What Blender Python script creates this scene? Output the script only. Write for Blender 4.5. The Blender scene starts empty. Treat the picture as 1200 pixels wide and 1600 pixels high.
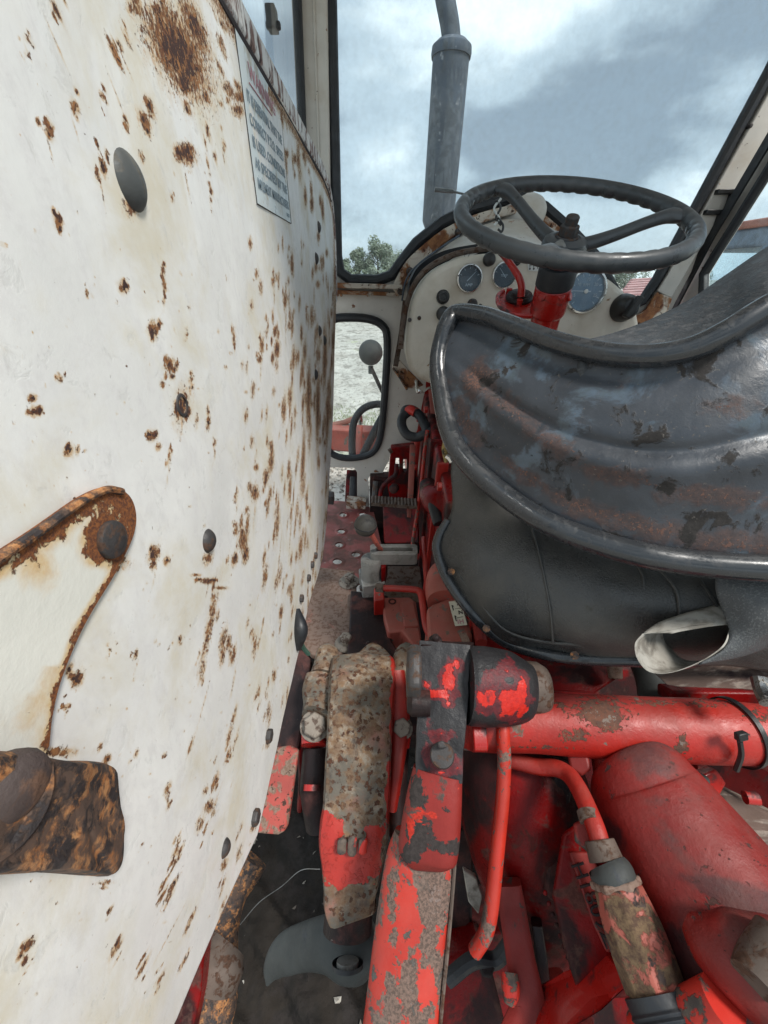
import bpy, bmesh, math, random
import numpy as np
from mathutils import Vector, Matrix, Euler
from mathutils.noise import noise as mnoise
random.seed(4)
S = bpy.context.scene
COL = S.collection

# ------------------------------------------------------------------ camera, sky, sun, exposure
PITCH = math.radians(30.5)
FPX = 620.0                      # focal length in pixels of the 1200 x 1600 photograph
CAM = Vector((0, 0, 1.70))
cd = bpy.data.cameras.new('camera')
cam = bpy.data.objects.new('camera', cd)
COL.objects.link(cam)
cam.location = CAM
cam.rotation_euler = (math.pi / 2 - PITCH, 0, 0)
cd.sensor_fit = 'VERTICAL'
cd.sensor_height = 36
cd.lens = 36 * FPX / 1600
cd.clip_start = 0.01
cd.clip_end = 2000
S.camera = cam
S.view_settings.view_transform = 'Standard'
S.view_settings.look = 'None'
S.view_settings.exposure = 0.8
S.cycles.diffuse_bounces = 2
S.view_settings.gamma = 1.0
S.view_settings.use_curve_mapping = False

W = bpy.data.worlds.new('World')
S.world = W
W.use_nodes = True
wn, wl = W.node_tree.nodes, W.node_tree.links
wn.clear()
wo = wn.new('ShaderNodeOutputWorld')
bg = wn.new('ShaderNodeBackground')
bg.inputs['Strength'].default_value = 0.1
sky = wn.new('ShaderNodeTexSky')
sky.sky_type = 'NISHITA'
sky.sun_disc = False
SUN_EL, SUN_AZ = math.radians(58), math.radians(122)
sky.sun_elevation = SUN_EL
sky.sun_rotation = SUN_AZ
tc = wn.new('ShaderNodeTexCoord')
mp = wn.new('ShaderNodeMapping')
mp.inputs['Scale'].default_value = (1.0, 1.0, 2.4)
mp.inputs['Location'].default_value = (0.35, 0.1, 0.42)
wl.new(tc.outputs['Generated'], mp.inputs['Vector'])
n1 = wn.new('ShaderNodeTexNoise')
n1.inputs['Scale'].default_value = 2.6
n1.inputs['Detail'].default_value = 6
n1.inputs['Roughness'].default_value = 0.47
n1.inputs['Distortion'].default_value = 0.1
wl.new(mp.outputs[0], n1.inputs['Vector'])
cr = wn.new('ShaderNodeValToRGB')
cr.color_ramp.interpolation = 'EASE'
e = cr.color_ramp.elements
e[0].position = 0.39; e[0].color = (2.1, 2.6, 3.05, 1)
e[1].position = 0.66; e[1].color = (7.8, 8.5, 8.7, 1)
m_ = cr.color_ramp.elements.new(0.5); m_.color = (4.0, 4.75, 5.25, 1)
# a few cloud banks and bright gaps, each a soft lump around a direction of the sky
def _dir(px, py):
    v = Vector(((px - 600) / FPX, 0, 0)) + Vector((0, math.cos(PITCH), -math.sin(PITCH))) + Vector((0, math.sin(PITCH), math.cos(PITCH))) * ((800 - py) / FPX)
    return v.normalized()
acc = n1.outputs['Fac']
for (bx, by, br, bw) in ((565, 250, .24, .12), (590, 60, .16, -.13), (770, 30, .20, .12), (860, 200, .30, -.15), (1080, 130, .34, -.12), (930, 345, .20, .10), (700, 235, .10, -.05), (1180, 330, .2, .10)):
    vd = wn.new('ShaderNodeVectorMath'); vd.operation = 'DISTANCE'; vd.inputs[1].default_value = _dir(bx, by)
    wl.new(tc.outputs['Generated'], vd.inputs[0])
    mr = wn.new('ShaderNodeMapRange'); mr.interpolation_type = 'SMOOTHERSTEP'
    mr.inputs[1].default_value = 0.0; mr.inputs[2].default_value = br * 1.5; mr.inputs[3].default_value = bw; mr.inputs[4].default_value = 0.0
    wl.new(vd.outputs['Value'], mr.inputs[0])
    ad = wn.new('ShaderNodeMath'); ad.operation = 'ADD'; wl.new(acc, ad.inputs[0]); wl.new(mr.outputs[0], ad.inputs[1]); acc = ad.outputs[0]
wl.new(acc, cr.inputs['Fac'])
mx = wn.new('ShaderNodeMix'); mx.data_type = 'RGBA'
mx.inputs[0].default_value = 0.9
wl.new(sky.outputs[0], mx.inputs[6]); wl.new(cr.outputs[0], mx.inputs[7])
wl.new(mx.outputs[2], bg.inputs['Color'])
wl.new(bg.outputs[0], wo.inputs['Surface'])

sd = bpy.data.lights.new('sun', 'SUN')
sd.energy = 2.2
sd.angle = math.radians(12)
sd.color = (1.0, 0.96, 0.9)
sun = bpy.data.objects.new('sun', sd)
COL.objects.link(sun)
# sky rotation 122 deg: the sun stands behind the camera, to its right
sdir = Vector((math.sin(SUN_AZ) * math.cos(SUN_EL), math.cos(SUN_AZ) * math.cos(SUN_EL), math.sin(SUN_EL)))
sun.rotation_euler = sdir.to_track_quat('Z', 'Y').to_euler()

# ------------------------------------------------------------------ measuring helpers
VF = Vector((0, math.cos(PITCH), -math.sin(PITCH)))
VU = Vector((0, math.sin(PITCH), math.cos(PITCH)))
VR = Vector((1, 0, 0))
def ray(px, py): return VR * ((px - 600) / FPX) + VF + VU * ((800 - py) / FPX)
def P(px, py, d): return CAM + ray(px, py) * d                    # d = depth in metres
def PX(px, py, x):
    r = ray(px, py); return CAM + r * (x / r.x)
def PY(px, py, y):
    r = ray(px, py); return CAM + r * (y / r.y)
def PZ(px, py, z):
    r = ray(px, py); return CAM + r * ((z - CAM.z) / r.z)

# ------------------------------------------------------------------ scene tree helpers
ORG = {}
def thing(name, label, cat, loc, group=None):
    o = bpy.data.objects.new(name, None)
    COL.objects.link(o)
    o.empty_display_size = 0.05
    o.location = loc
    o['label'] = label; o['category'] = cat
    if group: o['group'] = group
    ORG[o.name] = Vector(loc)
    return o
def tomesh(name, bm, org, sharp=35):
    bmesh.ops.remove_doubles(bm, verts=bm.verts, dist=1e-6)
    bmesh.ops.recalc_face_normals(bm, faces=bm.faces)
    bmesh.ops.translate(bm, vec=-org, verts=bm.verts)
    me = bpy.data.meshes.new(name)
    bm.to_mesh(me); bm.free()
    for p in me.polygons: p.use_smooth = True
    try: me.set_sharp_from_angle(angle=math.radians(sharp))
    except Exception: pass
    return me
def part(name, bm, m, parent, bev=0, sharp=35, label=None, kind=None, seg=2):
    org = ORG[parent.name]
    me = tomesh(name, bm, org, sharp)
    me.materials.append(m)
    o = bpy.data.objects.new(name, me)
    COL.objects.link(o)
    o.parent = parent
    ORG[o.name] = org
    if bev:
        md = o.modifiers.new('bevel', 'BEVEL'); md.width = bev; md.segments = seg
        md.limit_method = 'ANGLE'; md.angle_limit = math.radians(38)
    if label: o['label'] = label
    if kind: o['kind'] = kind
    return o
def solo(name, bm, m, label=None, cat=None, kind=None, loc=None, bev=0, group=None, sharp=35):
    org = Vector(loc) if loc is not None else Vector((0, 0, 0))
    me = tomesh(name, bm, org, sharp); me.materials.append(m)
    o = bpy.data.objects.new(name, me); COL.objects.link(o); o.location = org
    ORG[o.name] = org
    if label: o['label'] = label
    if cat: o['category'] = cat
    if kind: o['kind'] = kind
    if group: o['group'] = group
    if bev:
        md = o.modifiers.new('bevel', 'BEVEL'); md.width = bev; md.segments = 2
        md.limit_method = 'ANGLE'; md.angle_limit = math.radians(38)
    return o
B = bmesh.new

# ------------------------------------------------------------------ shape helpers (all in world space)
def cr_(pts, n):
    """Catmull-Rom through tuples/vectors of any length"""
    out = []
    k = len(pts)
    A = [np.array(p, float) for p in pts]
    for i in range(k - 1):
        p0 = A[i - 1] if i > 0 else 2 * A[0] - A[1]
        p1, p2 = A[i], A[i + 1]
        p3 = A[i + 2] if i + 2 < k else 2 * A[-1] - A[-2]
        for j in range(n):
            t = j / n
            out.append(0.5 * ((2 * p1) + (-p0 + p2) * t + (2 * p0 - 5 * p1 + 4 * p2 - p3) * t * t + (-p0 + 3 * p1 - 3 * p2 + p3) * t ** 3))
    out.append(A[-1])
    return out
def rings_to(bm, rings, cap=True, closed=True):
    vs = [[bm.verts.new(v) for v in r] for r in rings]
    n = len(vs[0])
    for a, b in zip(vs, vs[1:]):
        for i in range(n if closed else n - 1):
            j = (i + 1) % n
            try: bm.faces.new((a[i], a[j], b[j], b[i]))
            except ValueError: pass
    if cap and closed:
        for r in (vs[0], vs[-1]):
            try: bm.faces.new(r)
            except ValueError: pass
    return vs
def tube(bm, pts, r, seg=12, n=6, cap=True, wob=0, closed=False):
    """pts world vectors; r number or list"""
    if not isinstance(r, (list, tuple)): r = [r] * len(pts)
    data = [tuple(p) + (q,) for p, q in zip(pts, r)]
    if closed: data = data + [data[0]]
    d = cr_(data, n) if n > 1 else [np.array(x) for x in data]
    pos = [Vector(x[:3]) for x in d]; rad = [x[3] for x in d]
    t0 = (pos[1] - pos[0]).normalized()
    a = Vector((0, 0, 1)) if abs(t0.z) < 0.9 else Vector((1, 0, 0))
    nrm = (a - t0 * a.dot(t0)).normalized()
    rings = []
    for i, p in enumerate(pos):
        t = (pos[min(i + 1, len(pos) - 1)] - pos[max(i - 1, 0)]).normalized()
        nrm = (nrm - t * nrm.dot(t)).normalized()
        b = t.cross(nrm)
        rr = rad[i]
        rings.append([p + (nrm * math.cos(q) + b * math.sin(q)) * rr * (1 + (wob * mnoise(p * 40 + Vector((q, 0, 0))) if wob else 0)) for q in (2 * math.pi * k / seg for k in range(seg))])
    rings_to(bm, rings, cap)
def tp(bm, pts, r, **k): tube(bm, [P(*p) for p in pts], r, **k)
def body(bm, st, e=2.0, seg=28, n=5, cap=True, wob=0.0, ws=12):
    """loft along stations (px, py, depth, half width px[, half thickness m]); e = squareness of the section"""
    rows = []
    for s in st:
        c = P(s[0], s[1], s[2]); w = s[3] * s[2] / FPX
        th = s[4] if len(s) > 4 and s[4] is not None else w
        rows.append((c.x, c.y, c.z, w, th))
    d = cr_(rows, n) if n > 1 else [np.array(x) for x in rows]
    pos = [Vector(x[:3]) for x in d]
    rings = []
    for i, p in enumerate(pos):
        t = (pos[min(i + 1, len(pos) - 1)] - pos[max(i - 1, 0)]).normalized()
        v = (p - CAM).normalized()
        s = t.cross(v).normalized()
        u = s.cross(t).normalized()
        w, th = d[i][3], d[i][4]
        ring = []
        for k in range(seg):
            q = 2 * math.pi * k / seg
            c, sn = math.cos(q), math.sin(q)
            if e >= 4:      # radial form keeps flat sides flat and corners crisp
                m_r = 1 / (abs(c) ** (e * 1.6) + abs(sn) ** (e * 1.6)) ** (1 / (e * 1.6))
                x, y = c * m_r * w, sn * m_r * th
            else:
                x = math.copysign(abs(c) ** (2 / e), c) * w
                y = math.copysign(abs(sn) ** (2 / e), sn) * th
            v3 = p + s * x + u * y
            if wob: v3 = v3 + (s * c + u * sn) * wob * mnoise(v3 * ws)
            ring.append(v3)
        rings.append(ring)
    rings_to(bm, rings, cap)
def prism(bm, pts, vec):
    vec = Vector(vec)
    a = [bm.verts.new(p) for p in pts]; b = [bm.verts.new(p + vec) for p in pts]
    n = len(pts)
    bm.faces.new(a); bm.faces.new(list(reversed(b)))
    for i in range(n):
        bm.faces.new((a[i], a[(i + 1) % n], b[(i + 1) % n], b[i]))
def plate(bm, outer, holes, vec):
    """flat plate with holes: outer / holes lists of coplanar points"""
    from mathutils.geometry import tessellate_polygon
    vec = Vector(vec)
    loops = [list(outer)] + [list(h) for h in holes]
    flat = [p for l in loops for p in l]
    tris = tessellate_polygon(loops)
    a = [bm.verts.new(p) for p in flat]; b = [bm.verts.new(p + vec) for p in flat]
    for t in tris:
        try:
            bm.faces.new([a[i] for i in t]); bm.faces.new([b[i] for i in reversed(t)])
        except ValueError: pass
    k = 0
    for l in loops:
        n = len(l)
        for i in range(n):
            i0, i1 = k + i, k + (i + 1) % n
            try: bm.faces.new((a[i0], a[i1], b[i1], b[i0]))
            except ValueError: pass
        k += n
def box(bm, c, size, rot=None):
    r = bmesh.ops.create_cube(bm, size=1)
    M = Matrix.Translation(Vector(c)) @ ((rot.to_matrix().to_4x4() if rot else Matrix()) @ Matrix.Diagonal((*size, 1)))
    bmesh.ops.transform(bm, matrix=M, verts=r['verts'])
def frame_of(axis):
    a = Vector(axis).normalized()
    h = Vector((0, 0, 1)) if abs(a.z) < 0.9 else Vector((1, 0, 0))
    x = h.cross(a).normalized(); y = a.cross(x)
    return x, y, a
def lathe(bm, o, axis, prof, seg=32, rot=0, cap=True):
    x, y, a = frame_of(axis); o = Vector(o)
    rings = [[o + a * h + (x * math.cos(q) + y * math.sin(q)) * max(r, 1e-5) for q in (rot + 2 * math.pi * k / seg for k in range(seg))] for r, h in prof]
    rings_to(bm, rings, cap)
def dome(bm, o, axis, r, h, seg=24):
    lathe(bm, o, axis, [(r, -h * 0.1)] + [(r * math.cos(t), h * math.sin(t)) for t in (math.pi / 2 * k / 8 for k in range(9))], seg)
def ball(bm, o, r, seg=24, sq=1):
    lathe(bm, o, (0, 0, 1), [(r * math.sin(t), -r * sq * math.cos(t)) for t in (math.pi * k / 14 for k in range(15))], seg)
def hexb(bm, o, axis, r, h, rot=0.2):
    lathe(bm, o, axis, [(r, 0), (r, h * 0.85), (r * 0.86, h)], 6, rot)
def washer(bm, o, axis, r, h): lathe(bm, o, axis, [(r * 0.97, 0), (r, h * 0.4), (r * 0.93, h)], 28)
def grid_surf(bm, G):
    """G[i][j] points"""
    vs = [[bm.verts.new(p) for p in r] for r in G]
    for a, b in zip(vs, vs[1:]):
        for i in range(len(a) - 1):
            bm.faces.new((a[i], a[i + 1], b[i + 1], b[i]))
def patch(bm, rows, nu=8, nv=8, f=None):
    """smooth patch through rows of (px, py, depth)"""
    R_ = [cr_([tuple(P(*p)) for p in r], nu) for r in rows]
    cols = [cr_([R_[i][j] for i in range(len(R_))], nv) for j in range(len(R_[0]))]
    G = [[Vector(cols[j][i]) for j in range(len(cols))] for i in range(len(cols[0]))]
    if f:
        ni, nj = len(G), len(G[0])
        G = [[f(G[i][j], i / (ni - 1), j / (nj - 1)) for j in range(nj)] for i in range(ni)]
    grid_surf(bm, G)
    return G
def lettering(name, txt, o, right, up, size, m, parent, ext=0.0003, align='LEFT', bold=0):
    cu = bpy.data.curves.new(name, 'FONT')
    cu.body = txt; cu.size = size; cu.extrude = ext; cu.align_x = align; cu.offset = bold; cu.resolution_u = 3
    tmp = bpy.data.objects.new('tmp', cu)
    me = bpy.data.meshes.new_from_object(tmp)
    bpy.data.objects.remove(tmp); bpy.data.curves.remove(cu)
    r = Vector(right).normalized(); n = r.cross(Vector(up)).normalized(); u = n.cross(r)
    org = ORG[parent.name]
    M = Matrix(((r.x, u.x, n.x, o.x - org.x), (r.y, u.y, n.y, o.y - org.y), (r.z, u.z, n.z, o.z - org.z), (0, 0, 0, 1)))
    me.transform(M)
    me.materials.clear(); me.materials.append(m); me.name = name
    ob = bpy.data.objects.new(name, me); COL.objects.link(ob); ob.parent = parent
    ORG[ob.name] = org
    return ob

# ------------------------------------------------------------------ materials
def new_mat(name):
    m = bpy.data.materials.new(name); m.use_nodes = True
    nt = m.node_tree; nt.nodes.clear()
    return m, nt.nodes, nt.links
def mat(name, base, layers=(), rough=0.5, metal=0.0, fine=200, finebump=0.15, vary=0.25, dust=0.0, dustcol=(0.32, 0.26, 0.21), spec=0.5, attr=None, coat=0.0, varyscale=9):
    """layers: dicts col, col2, scale, thr, soft, rough, h, stretch, seed"""
    m, N, L = new_mat(name)
    out = N.new('ShaderNodeOutputMaterial'); bs = N.new('ShaderNodeBsdfPrincipled')
    L.new(bs.outputs[0], out.inputs[0])
    tc = N.new('ShaderNodeTexCoord')
    bs.inputs['Metallic'].default_value = metal
    bs.inputs['Specular IOR Level'].default_value = spec
    bs.inputs['Coat Weight'].default_value = coat
    def mixc(f, a, b):
        x = N.new('ShaderNodeMix'); x.data_type = 'RGBA'
        if isinstance(f, float): x.inputs[0].default_value = f
        else: L.new(f, x.inputs[0])
        for s, v in ((6, a), (7, b)):
            if isinstance(v, tuple): x.inputs[s].default_value = (*v, 1)
            else: L.new(v, x.inputs[s])
        return x.outputs[2]
    def mixf(f, a, b):
        x = N.new('ShaderNodeMix'); x.data_type = 'FLOAT'
        L.new(f, x.inputs[0])
        for s, v in ((2, a), (3, b)):
            if isinstance(v, (int, float)): x.inputs[s].default_value = v
            else: L.new(v, x.inputs[s])
        return x.outputs[0]
    def noise(scale, detail=6, rgh=0.6, dist=0.0, stretch=(1, 1, 1), seed=0):
        mp = N.new('ShaderNodeMapping'); mp.inputs['Scale'].default_value = stretch
        mp.inputs['Location'].default_value = (seed * 1.37, seed * 0.71, seed * 2.13)
        L.new(tc.outputs['Object'], mp.inputs['Vector'])
        n = N.new('ShaderNodeTexNoise'); n.inputs['Scale'].default_value = scale
        n.inputs['Detail'].default_value = detail; n.inputs['Roughness'].default_value = rgh; n.inputs['Distortion'].default_value = dist
        L.new(mp.outputs[0], n.inputs['Vector'])
        return n.outputs['Fac']
    def rng(v, a, b, c=0.0, d=1.0, smooth=True):
        r = N.new('ShaderNodeMapRange'); r.inputs[1].default_value = a; r.inputs[2].default_value = b
        r.inputs[3].default_value = c; r.inputs[4].default_value = d
        if smooth: r.interpolation_type = 'SMOOTHSTEP'
        L.new(v, r.inputs[0]); return r.outputs[0]
    def math_(op, a, b):
        x = N.new('ShaderNodeMath'); x.operation = op
        for s, v in ((0, a), (1, b)):
            if isinstance(v, (int, float)): x.inputs[s].default_value = v
            else: L.new(v, x.inputs[s])
        return x.outputs[0]
    nv = noise(varyscale, 5, 0.6, 0.3)
    dk = tuple(c * (1 - vary) for c in base); lt = tuple(min(1, c * (1 + vary * 0.6)) for c in base)
    col = mixc(rng(nv, 0.3, 0.7), dk, lt)
    ro = rng(noise(varyscale * 4, 4, seed=3), 0.3, 0.7, max(0.02, rough - 0.1), min(1, rough + 0.12))
    hgt = math_('MULTIPLY', noise(fine, 5, 0.65, seed=5), finebump)
    for k, ly in enumerate(layers):
        s = ly.get('scale', 20)
        if ly.get('vor'):
            vo = N.new('ShaderNodeTexVoronoi'); vo.inputs['Scale'].default_value = s; L.new(tc.outputs['Object'], vo.inputs['Vector'])
            nz = math_('ADD', math_('SUBTRACT', 0.5 + ly['vor'], vo.outputs['Distance']), math_('MULTIPLY', math_('SUBTRACT', noise(s * 1.3, 5, .7, seed=k + 3), 0.5), 2.6))
        else: nz = noise(s, ly.get('detail', 9), ly.get('rgh', 0.62), ly.get('dist', 0.4), ly.get('stretch', (1, 1, 1)), ly.get('seed', k + 1) + 7.7)
        if ly.get('attr'):
            at = N.new('ShaderNodeAttribute'); at.attribute_name = ly['attr']
            nz2 = math_('MULTIPLY', math_('SUBTRACT', nz, 0.5), ly.get('amt', 1.6))
            nz = math_('ADD', at.outputs['Fac'], nz2)
        t, sf = ly.get('thr', 0.55), ly.get('soft', 0.02)
        mk = rng(nz, t - sf, t + sf)
        c1 = ly['col']; c2 = ly.get('col2', tuple(x * 0.6 for x in c1))
        lc = mixc(rng(noise(s * ly.get('cs', 3.5), 6, 0.7, seed=k + 21), 0.38, 0.62), c1, c2)
        if ly.get('op', 1.0) < 1: mk_c = math_('MULTIPLY', mk, ly['op'])
        else: mk_c = mk
        col = mixc(mk_c, col, lc)
        ro = mixf(mk, ro, ly.get('rough', 0.85))
        if ly.get('h', 0): hgt = math_('ADD', hgt, math_('MULTIPLY', mk, ly['h']))
        if ly.get('hn', 0): hgt = math_('ADD', hgt, math_('MULTIPLY', math_('MULTIPLY', mk, noise(s * 6, 5, 0.7, seed=9)), ly['hn']))
    if dust:
        g = N.new('ShaderNodeNewGeometry'); sx = N.new('ShaderNodeSeparateXYZ'); L.new(g.outputs['Normal'], sx.inputs[0])
        up = rng(sx.outputs[2], 0.1, 1.0)
        dn = rng(noise(35, 7, 0.7, seed=13), 0.35, 0.7)
        dm = math_('MULTIPLY', math_('MULTIPLY', up, math_('ADD', math_('MULTIPLY', dn, 0.7), 0.3)), dust)
        col = mixc(dm, col, dustcol); ro = mixf(dm, ro, 0.95)
    L.new(col, bs.inputs['Base Color']); L.new(ro, bs.inputs['Roughness'])
    bp = N.new('ShaderNodeBump'); bp.inputs['Strength'].default_value = 1.0; bp.inputs['Distance'].default_value = 0.0016
    L.new(hgt, bp.inputs['Height']); L.new(bp.outputs[0], bs.inputs['Normal'])
    return m
RUST = (0.13, 0.045, 0.018); RUST2 = (0.045, 0.017, 0.009); ORANGE = (0.33, 0.12, 0.03); GREY = (0.16, 0.155, 0.14)
GREASE = (0.022, 0.021, 0.023)
RED = (0.38, 0.015, 0.009); DEEP = (0.30, 0.012, 0.010); PINK = (0.46, 0.13, 0.10)
WHITE = (0.70, 0.70, 0.67)

M_fender = mat('fender_paint', (0.78, 0.775, 0.745), [
    dict(col=(0.68, 0.67, 0.65), col2=(0.73, 0.72, 0.70), scale=75, thr=0.55, soft=0.12, rough=0.5, op=0.85, seed=50, stretch=(1, 1, .6)),
    dict(col=(0.62, 0.56, 0.42), col2=(0.66, 0.63, 0.54), scale=11, thr=0.56, soft=0.12, rough=0.6, op=0.75),
    dict(col=(0.58, 0.58, 0.56), col2=(0.5, 0.49, 0.46), scale=60, thr=0.63, soft=0.05, rough=0.7, op=0.4, h=-0.05),
    dict(attr='rust', col=(0.55, 0.42, 0.26), col2=(0.62, 0.53, 0.40), scale=110, thr=0.44, soft=0.32, amt=1.3, rough=0.7, op=0.7),
    dict(attr='rust', col=(0.52, 0.30, 0.11), col2=(0.45, 0.24, 0.09), scale=300, thr=0.62, soft=0.14, amt=3.0, rgh=.72, rough=0.8, op=0.6, dist=0),
    dict(attr='rust', col=(0.36, 0.165, 0.06), col2=(0.135, 0.052, 0.028), scale=300, thr=0.70, soft=0.06, amt=3.3, rgh=0.72, rough=0.95, h=0.20, hn=0.35, cs=.5, dist=0),
    dict(attr='rust', col=(0.07, 0.028, 0.02), col2=(0.05, 0.03, 0.028), scale=240, thr=0.98, soft=0.08, amt=2.4, rough=0.95, hn=0.25),
    dict(col=(0.16, 0.10, 0.06), scale=130, thr=0.73, soft=0.015, rough=0.9, seed=31, op=0.75, h=-0.08),
], rough=0.36, vary=0.07, finebump=0.10, fine=160)
M_white = mat('cab_white_paint', (0.58, 0.55, 0.50), [
    dict(col=(0.38, 0.30, 0.21), col2=(0.45, 0.38, 0.28), scale=6, thr=0.60, soft=0.10, rough=0.7, op=0.5),
    dict(col=RUST, col2=ORANGE, scale=28, thr=0.66, soft=0.015, rough=0.95, h=0.2, hn=0.3),
    dict(col=RUST2, scale=90, thr=0.70, soft=0.012, rough=0.95)], rough=0.42, vary=0.10, dust=0.2)
M_rustywhite = mat('rust_eaten_white_paint', (0.56, 0.50, 0.42), [
    dict(col=(0.30, 0.14, 0.06), col2=(0.16, 0.06, 0.03), scale=14, thr=0.50, soft=0.05, rough=0.95, h=0.2, hn=0.4),
    dict(col=RUST2, scale=60, thr=0.62, soft=0.02)], rough=0.55, vary=0.15)
M_dash = mat('dash_cream_paint', (0.60, 0.56, 0.48), [
    dict(col=(0.36, 0.30, 0.21), col2=(0.42, 0.36, 0.27), scale=10, thr=0.56, soft=0.14, rough=0.7, op=0.55),
    dict(col=(0.28, 0.15, 0.05), col2=RUST, scale=26, thr=0.665, soft=0.02, rough=0.9, h=0.1, hn=0.3),
    dict(col=(0.10, 0.07, 0.05), scale=150, thr=0.70, soft=0.02, op=0.7)], rough=0.42, vary=0.10)
M_red = mat('red_paint', RED, [
    dict(attr='scab', col=(0.15, 0.06, 0.035), col2=(0.07, 0.04, 0.028), scale=150, thr=0.68, soft=0.05, amt=2.4, rough=0.95, h=.2, hn=0.5, cs=.6),
    dict(attr='scab', col=(0.22, 0.19, 0.16), scale=220, thr=1.2, soft=0.06, amt=2.2, rough=0.95),
    dict(col=(0.13, 0.08, 0.055), col2=GREY, scale=24, thr=0.655, soft=0.015, rough=0.9, h=-0.15, hn=0.2),
    dict(col=(0.05, 0.03, 0.025), scale=85, thr=0.69, soft=0.015, rough=0.9)], rough=0.38, vary=0.28, dust=0.28, dustcol=(0.24, 0.11, 0.085), finebump=0.5, fine=160)
M_redbright = mat('bright_red_paint', (0.40, 0.014, 0.010), [
    dict(col=(0.10, 0.012, 0.012), col2=(0.03, 0.012, 0.012), scale=24, thr=0.58, soft=0.05, rough=0.6),
    dict(col=(0.06, 0.02, 0.02), scale=60, thr=0.66, soft=0.02, rough=0.8)], rough=0.3, vary=0.15, coat=0.2)
M_deep = mat('oily_shade_darkened_red', (0.18, 0.004, 0.004), [  # oily red, base and black blotches also deepened in place of missing shade
    dict(col=(0.035, 0.010, 0.010), col2=(0.015, 0.010, 0.010), scale=8, thr=0.50, soft=0.06, rough=0.6, op=0.96),
    dict(col=(0.10, 0.05, 0.04), col2=(0.05, 0.03, 0.025), scale=24, thr=0.60, soft=0.05, rough=0.9, hn=0.3, op=.8),
    dict(col=(0.09, 0.04, 0.03), scale=50, thr=0.66, soft=0.02, rough=0.9)], rough=0.32, vary=0.35, dust=0.0, coat=0.0, spec=.18, finebump=0.4)
M_cyl = mat('faded_cylinder_red', (0.21, 0.009, 0.007), [  # cylinder red, base also darkened in place of missing shade
    dict(attr='grease', col=(0.05, 0.008, 0.010), col2=(0.022, 0.009, 0.011), scale=22, thr=0.5, soft=0.14, amt=1.2, rough=0.5, op=.93),
    dict(col=(0.10, 0.03, 0.025), col2=(0.06, 0.03, 0.03), scale=5.5, thr=0.61, soft=0.05, rough=0.5, op=0.85, seed=12),
    dict(col=(0.06, 0.035, 0.03), scale=42, thr=0.645, soft=0.015, rough=0.9, h=-0.25),
    dict(col=(0.05, 0.02, 0.018), scale=140, thr=0.66, soft=0.02, rough=0.9, h=-0.1)], rough=0.42, vary=0.25, dust=0.42, dustcol=(0.20, 0.07, 0.06), finebump=0.6, fine=150, spec=.35)
M_pink = mat('sun_faded_pink_red', (0.37, 0.085, 0.062), [
    dict(col=(0.14, 0.09, 0.065), col2=GREY, scale=24, thr=0.60, soft=0.02, rough=0.95, h=-0.12, hn=0.25),
    dict(col=(0.06, 0.04, 0.03), scale=70, thr=0.68, soft=0.02)], rough=0.6, vary=0.2, dust=0.35, dustcol=(0.30, 0.19, 0.155))
M_greasered = mat('greasy_black_over_red', GREASE, [
    dict(attr='red', col=(0.13, 0.014, 0.018), col2=(0.07, 0.012, 0.016), scale=45, thr=0.42, soft=0.06, amt=1.6, rough=0.55),
    dict(attr='red', col=(0.55, 0.022, 0.012), col2=(0.42, 0.015, 0.010), scale=45, thr=0.80, soft=0.03, amt=1.9, rough=0.38, h=-0.3),
    dict(col=(0.16, 0.018, 0.02), col2=(0.08, 0.015, 0.018), scale=15, thr=0.63, soft=0.03, rough=0.45, seed=4),
    dict(col=(0.50, 0.03, 0.02), col2=(0.36, 0.018, 0.015), scale=17, thr=0.69, soft=0.015, rough=0.35, h=-0.3, seed=4)], rough=0.5, vary=0.3, finebump=0.9, fine=110, spec=.4)
M_peel = mat('peeling_orange_red_paint', (0.44, 0.022, 0.010), [
    dict(attr='scab', col=(0.19, 0.12, 0.095), col2=(0.075, 0.05, 0.04), scale=65, thr=0.56, soft=0.02, amt=1.9, rough=0.95, h=-0.35, hn=0.6, cs=5, rgh=.65),
    dict(attr='scab', col=(0.26, 0.20, 0.18), scale=300, thr=1.25, soft=0.1, amt=2.2, rough=0.95, op=.7),
    dict(col=(0.19, 0.125, 0.10), col2=(0.085, 0.065, 0.055), scale=15, thr=0.532, soft=0.012, rough=0.95, h=-0.35, hn=0.5, seed=2, cs=14, rgh=.7),
    dict(col=(0.11, 0.10, 0.09), scale=48, thr=0.63, soft=0.012, rough=0.9, h=-0.3, seed=17),
    dict(col=(0.05, 0.03, 0.025), scale=80, thr=0.665, soft=0.02)], rough=0.4, vary=0.2, dust=0.1)
M_peel2 = mat('half_greasy_red_paint', (0.48, 0.03, 0.02), [
    dict(col=(0.055, 0.045, 0.042), col2=(0.12, 0.09, 0.07), scale=30, thr=0.54, soft=0.02, rough=0.6, h=0.2, hn=0.3, seed=6)], rough=0.4, vary=0.2, spec=.35)
M_yoke = mat('dull_brick_red_paint', (0.21, 0.020, 0.016), [
    dict(attr='scab', col=(0.045, 0.036, 0.034), scale=60, thr=0.5, soft=0.03, amt=1.6, rough=0.8, hn=.3),
    dict(attr='red', col=(0.5, 0.03, 0.015), scale=70, thr=0.5, soft=0.03, amt=1.6, rough=0.5),
    dict(col=(0.075, 0.06, 0.052), scale=15, thr=0.60, soft=0.02, rough=0.7, hn=0.2),
    dict(col=(0.50, 0.05, 0.03), scale=21, thr=0.68, soft=0.015, seed=6)], rough=0.5, vary=0.25, spec=.3, finebump=.3)
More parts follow.
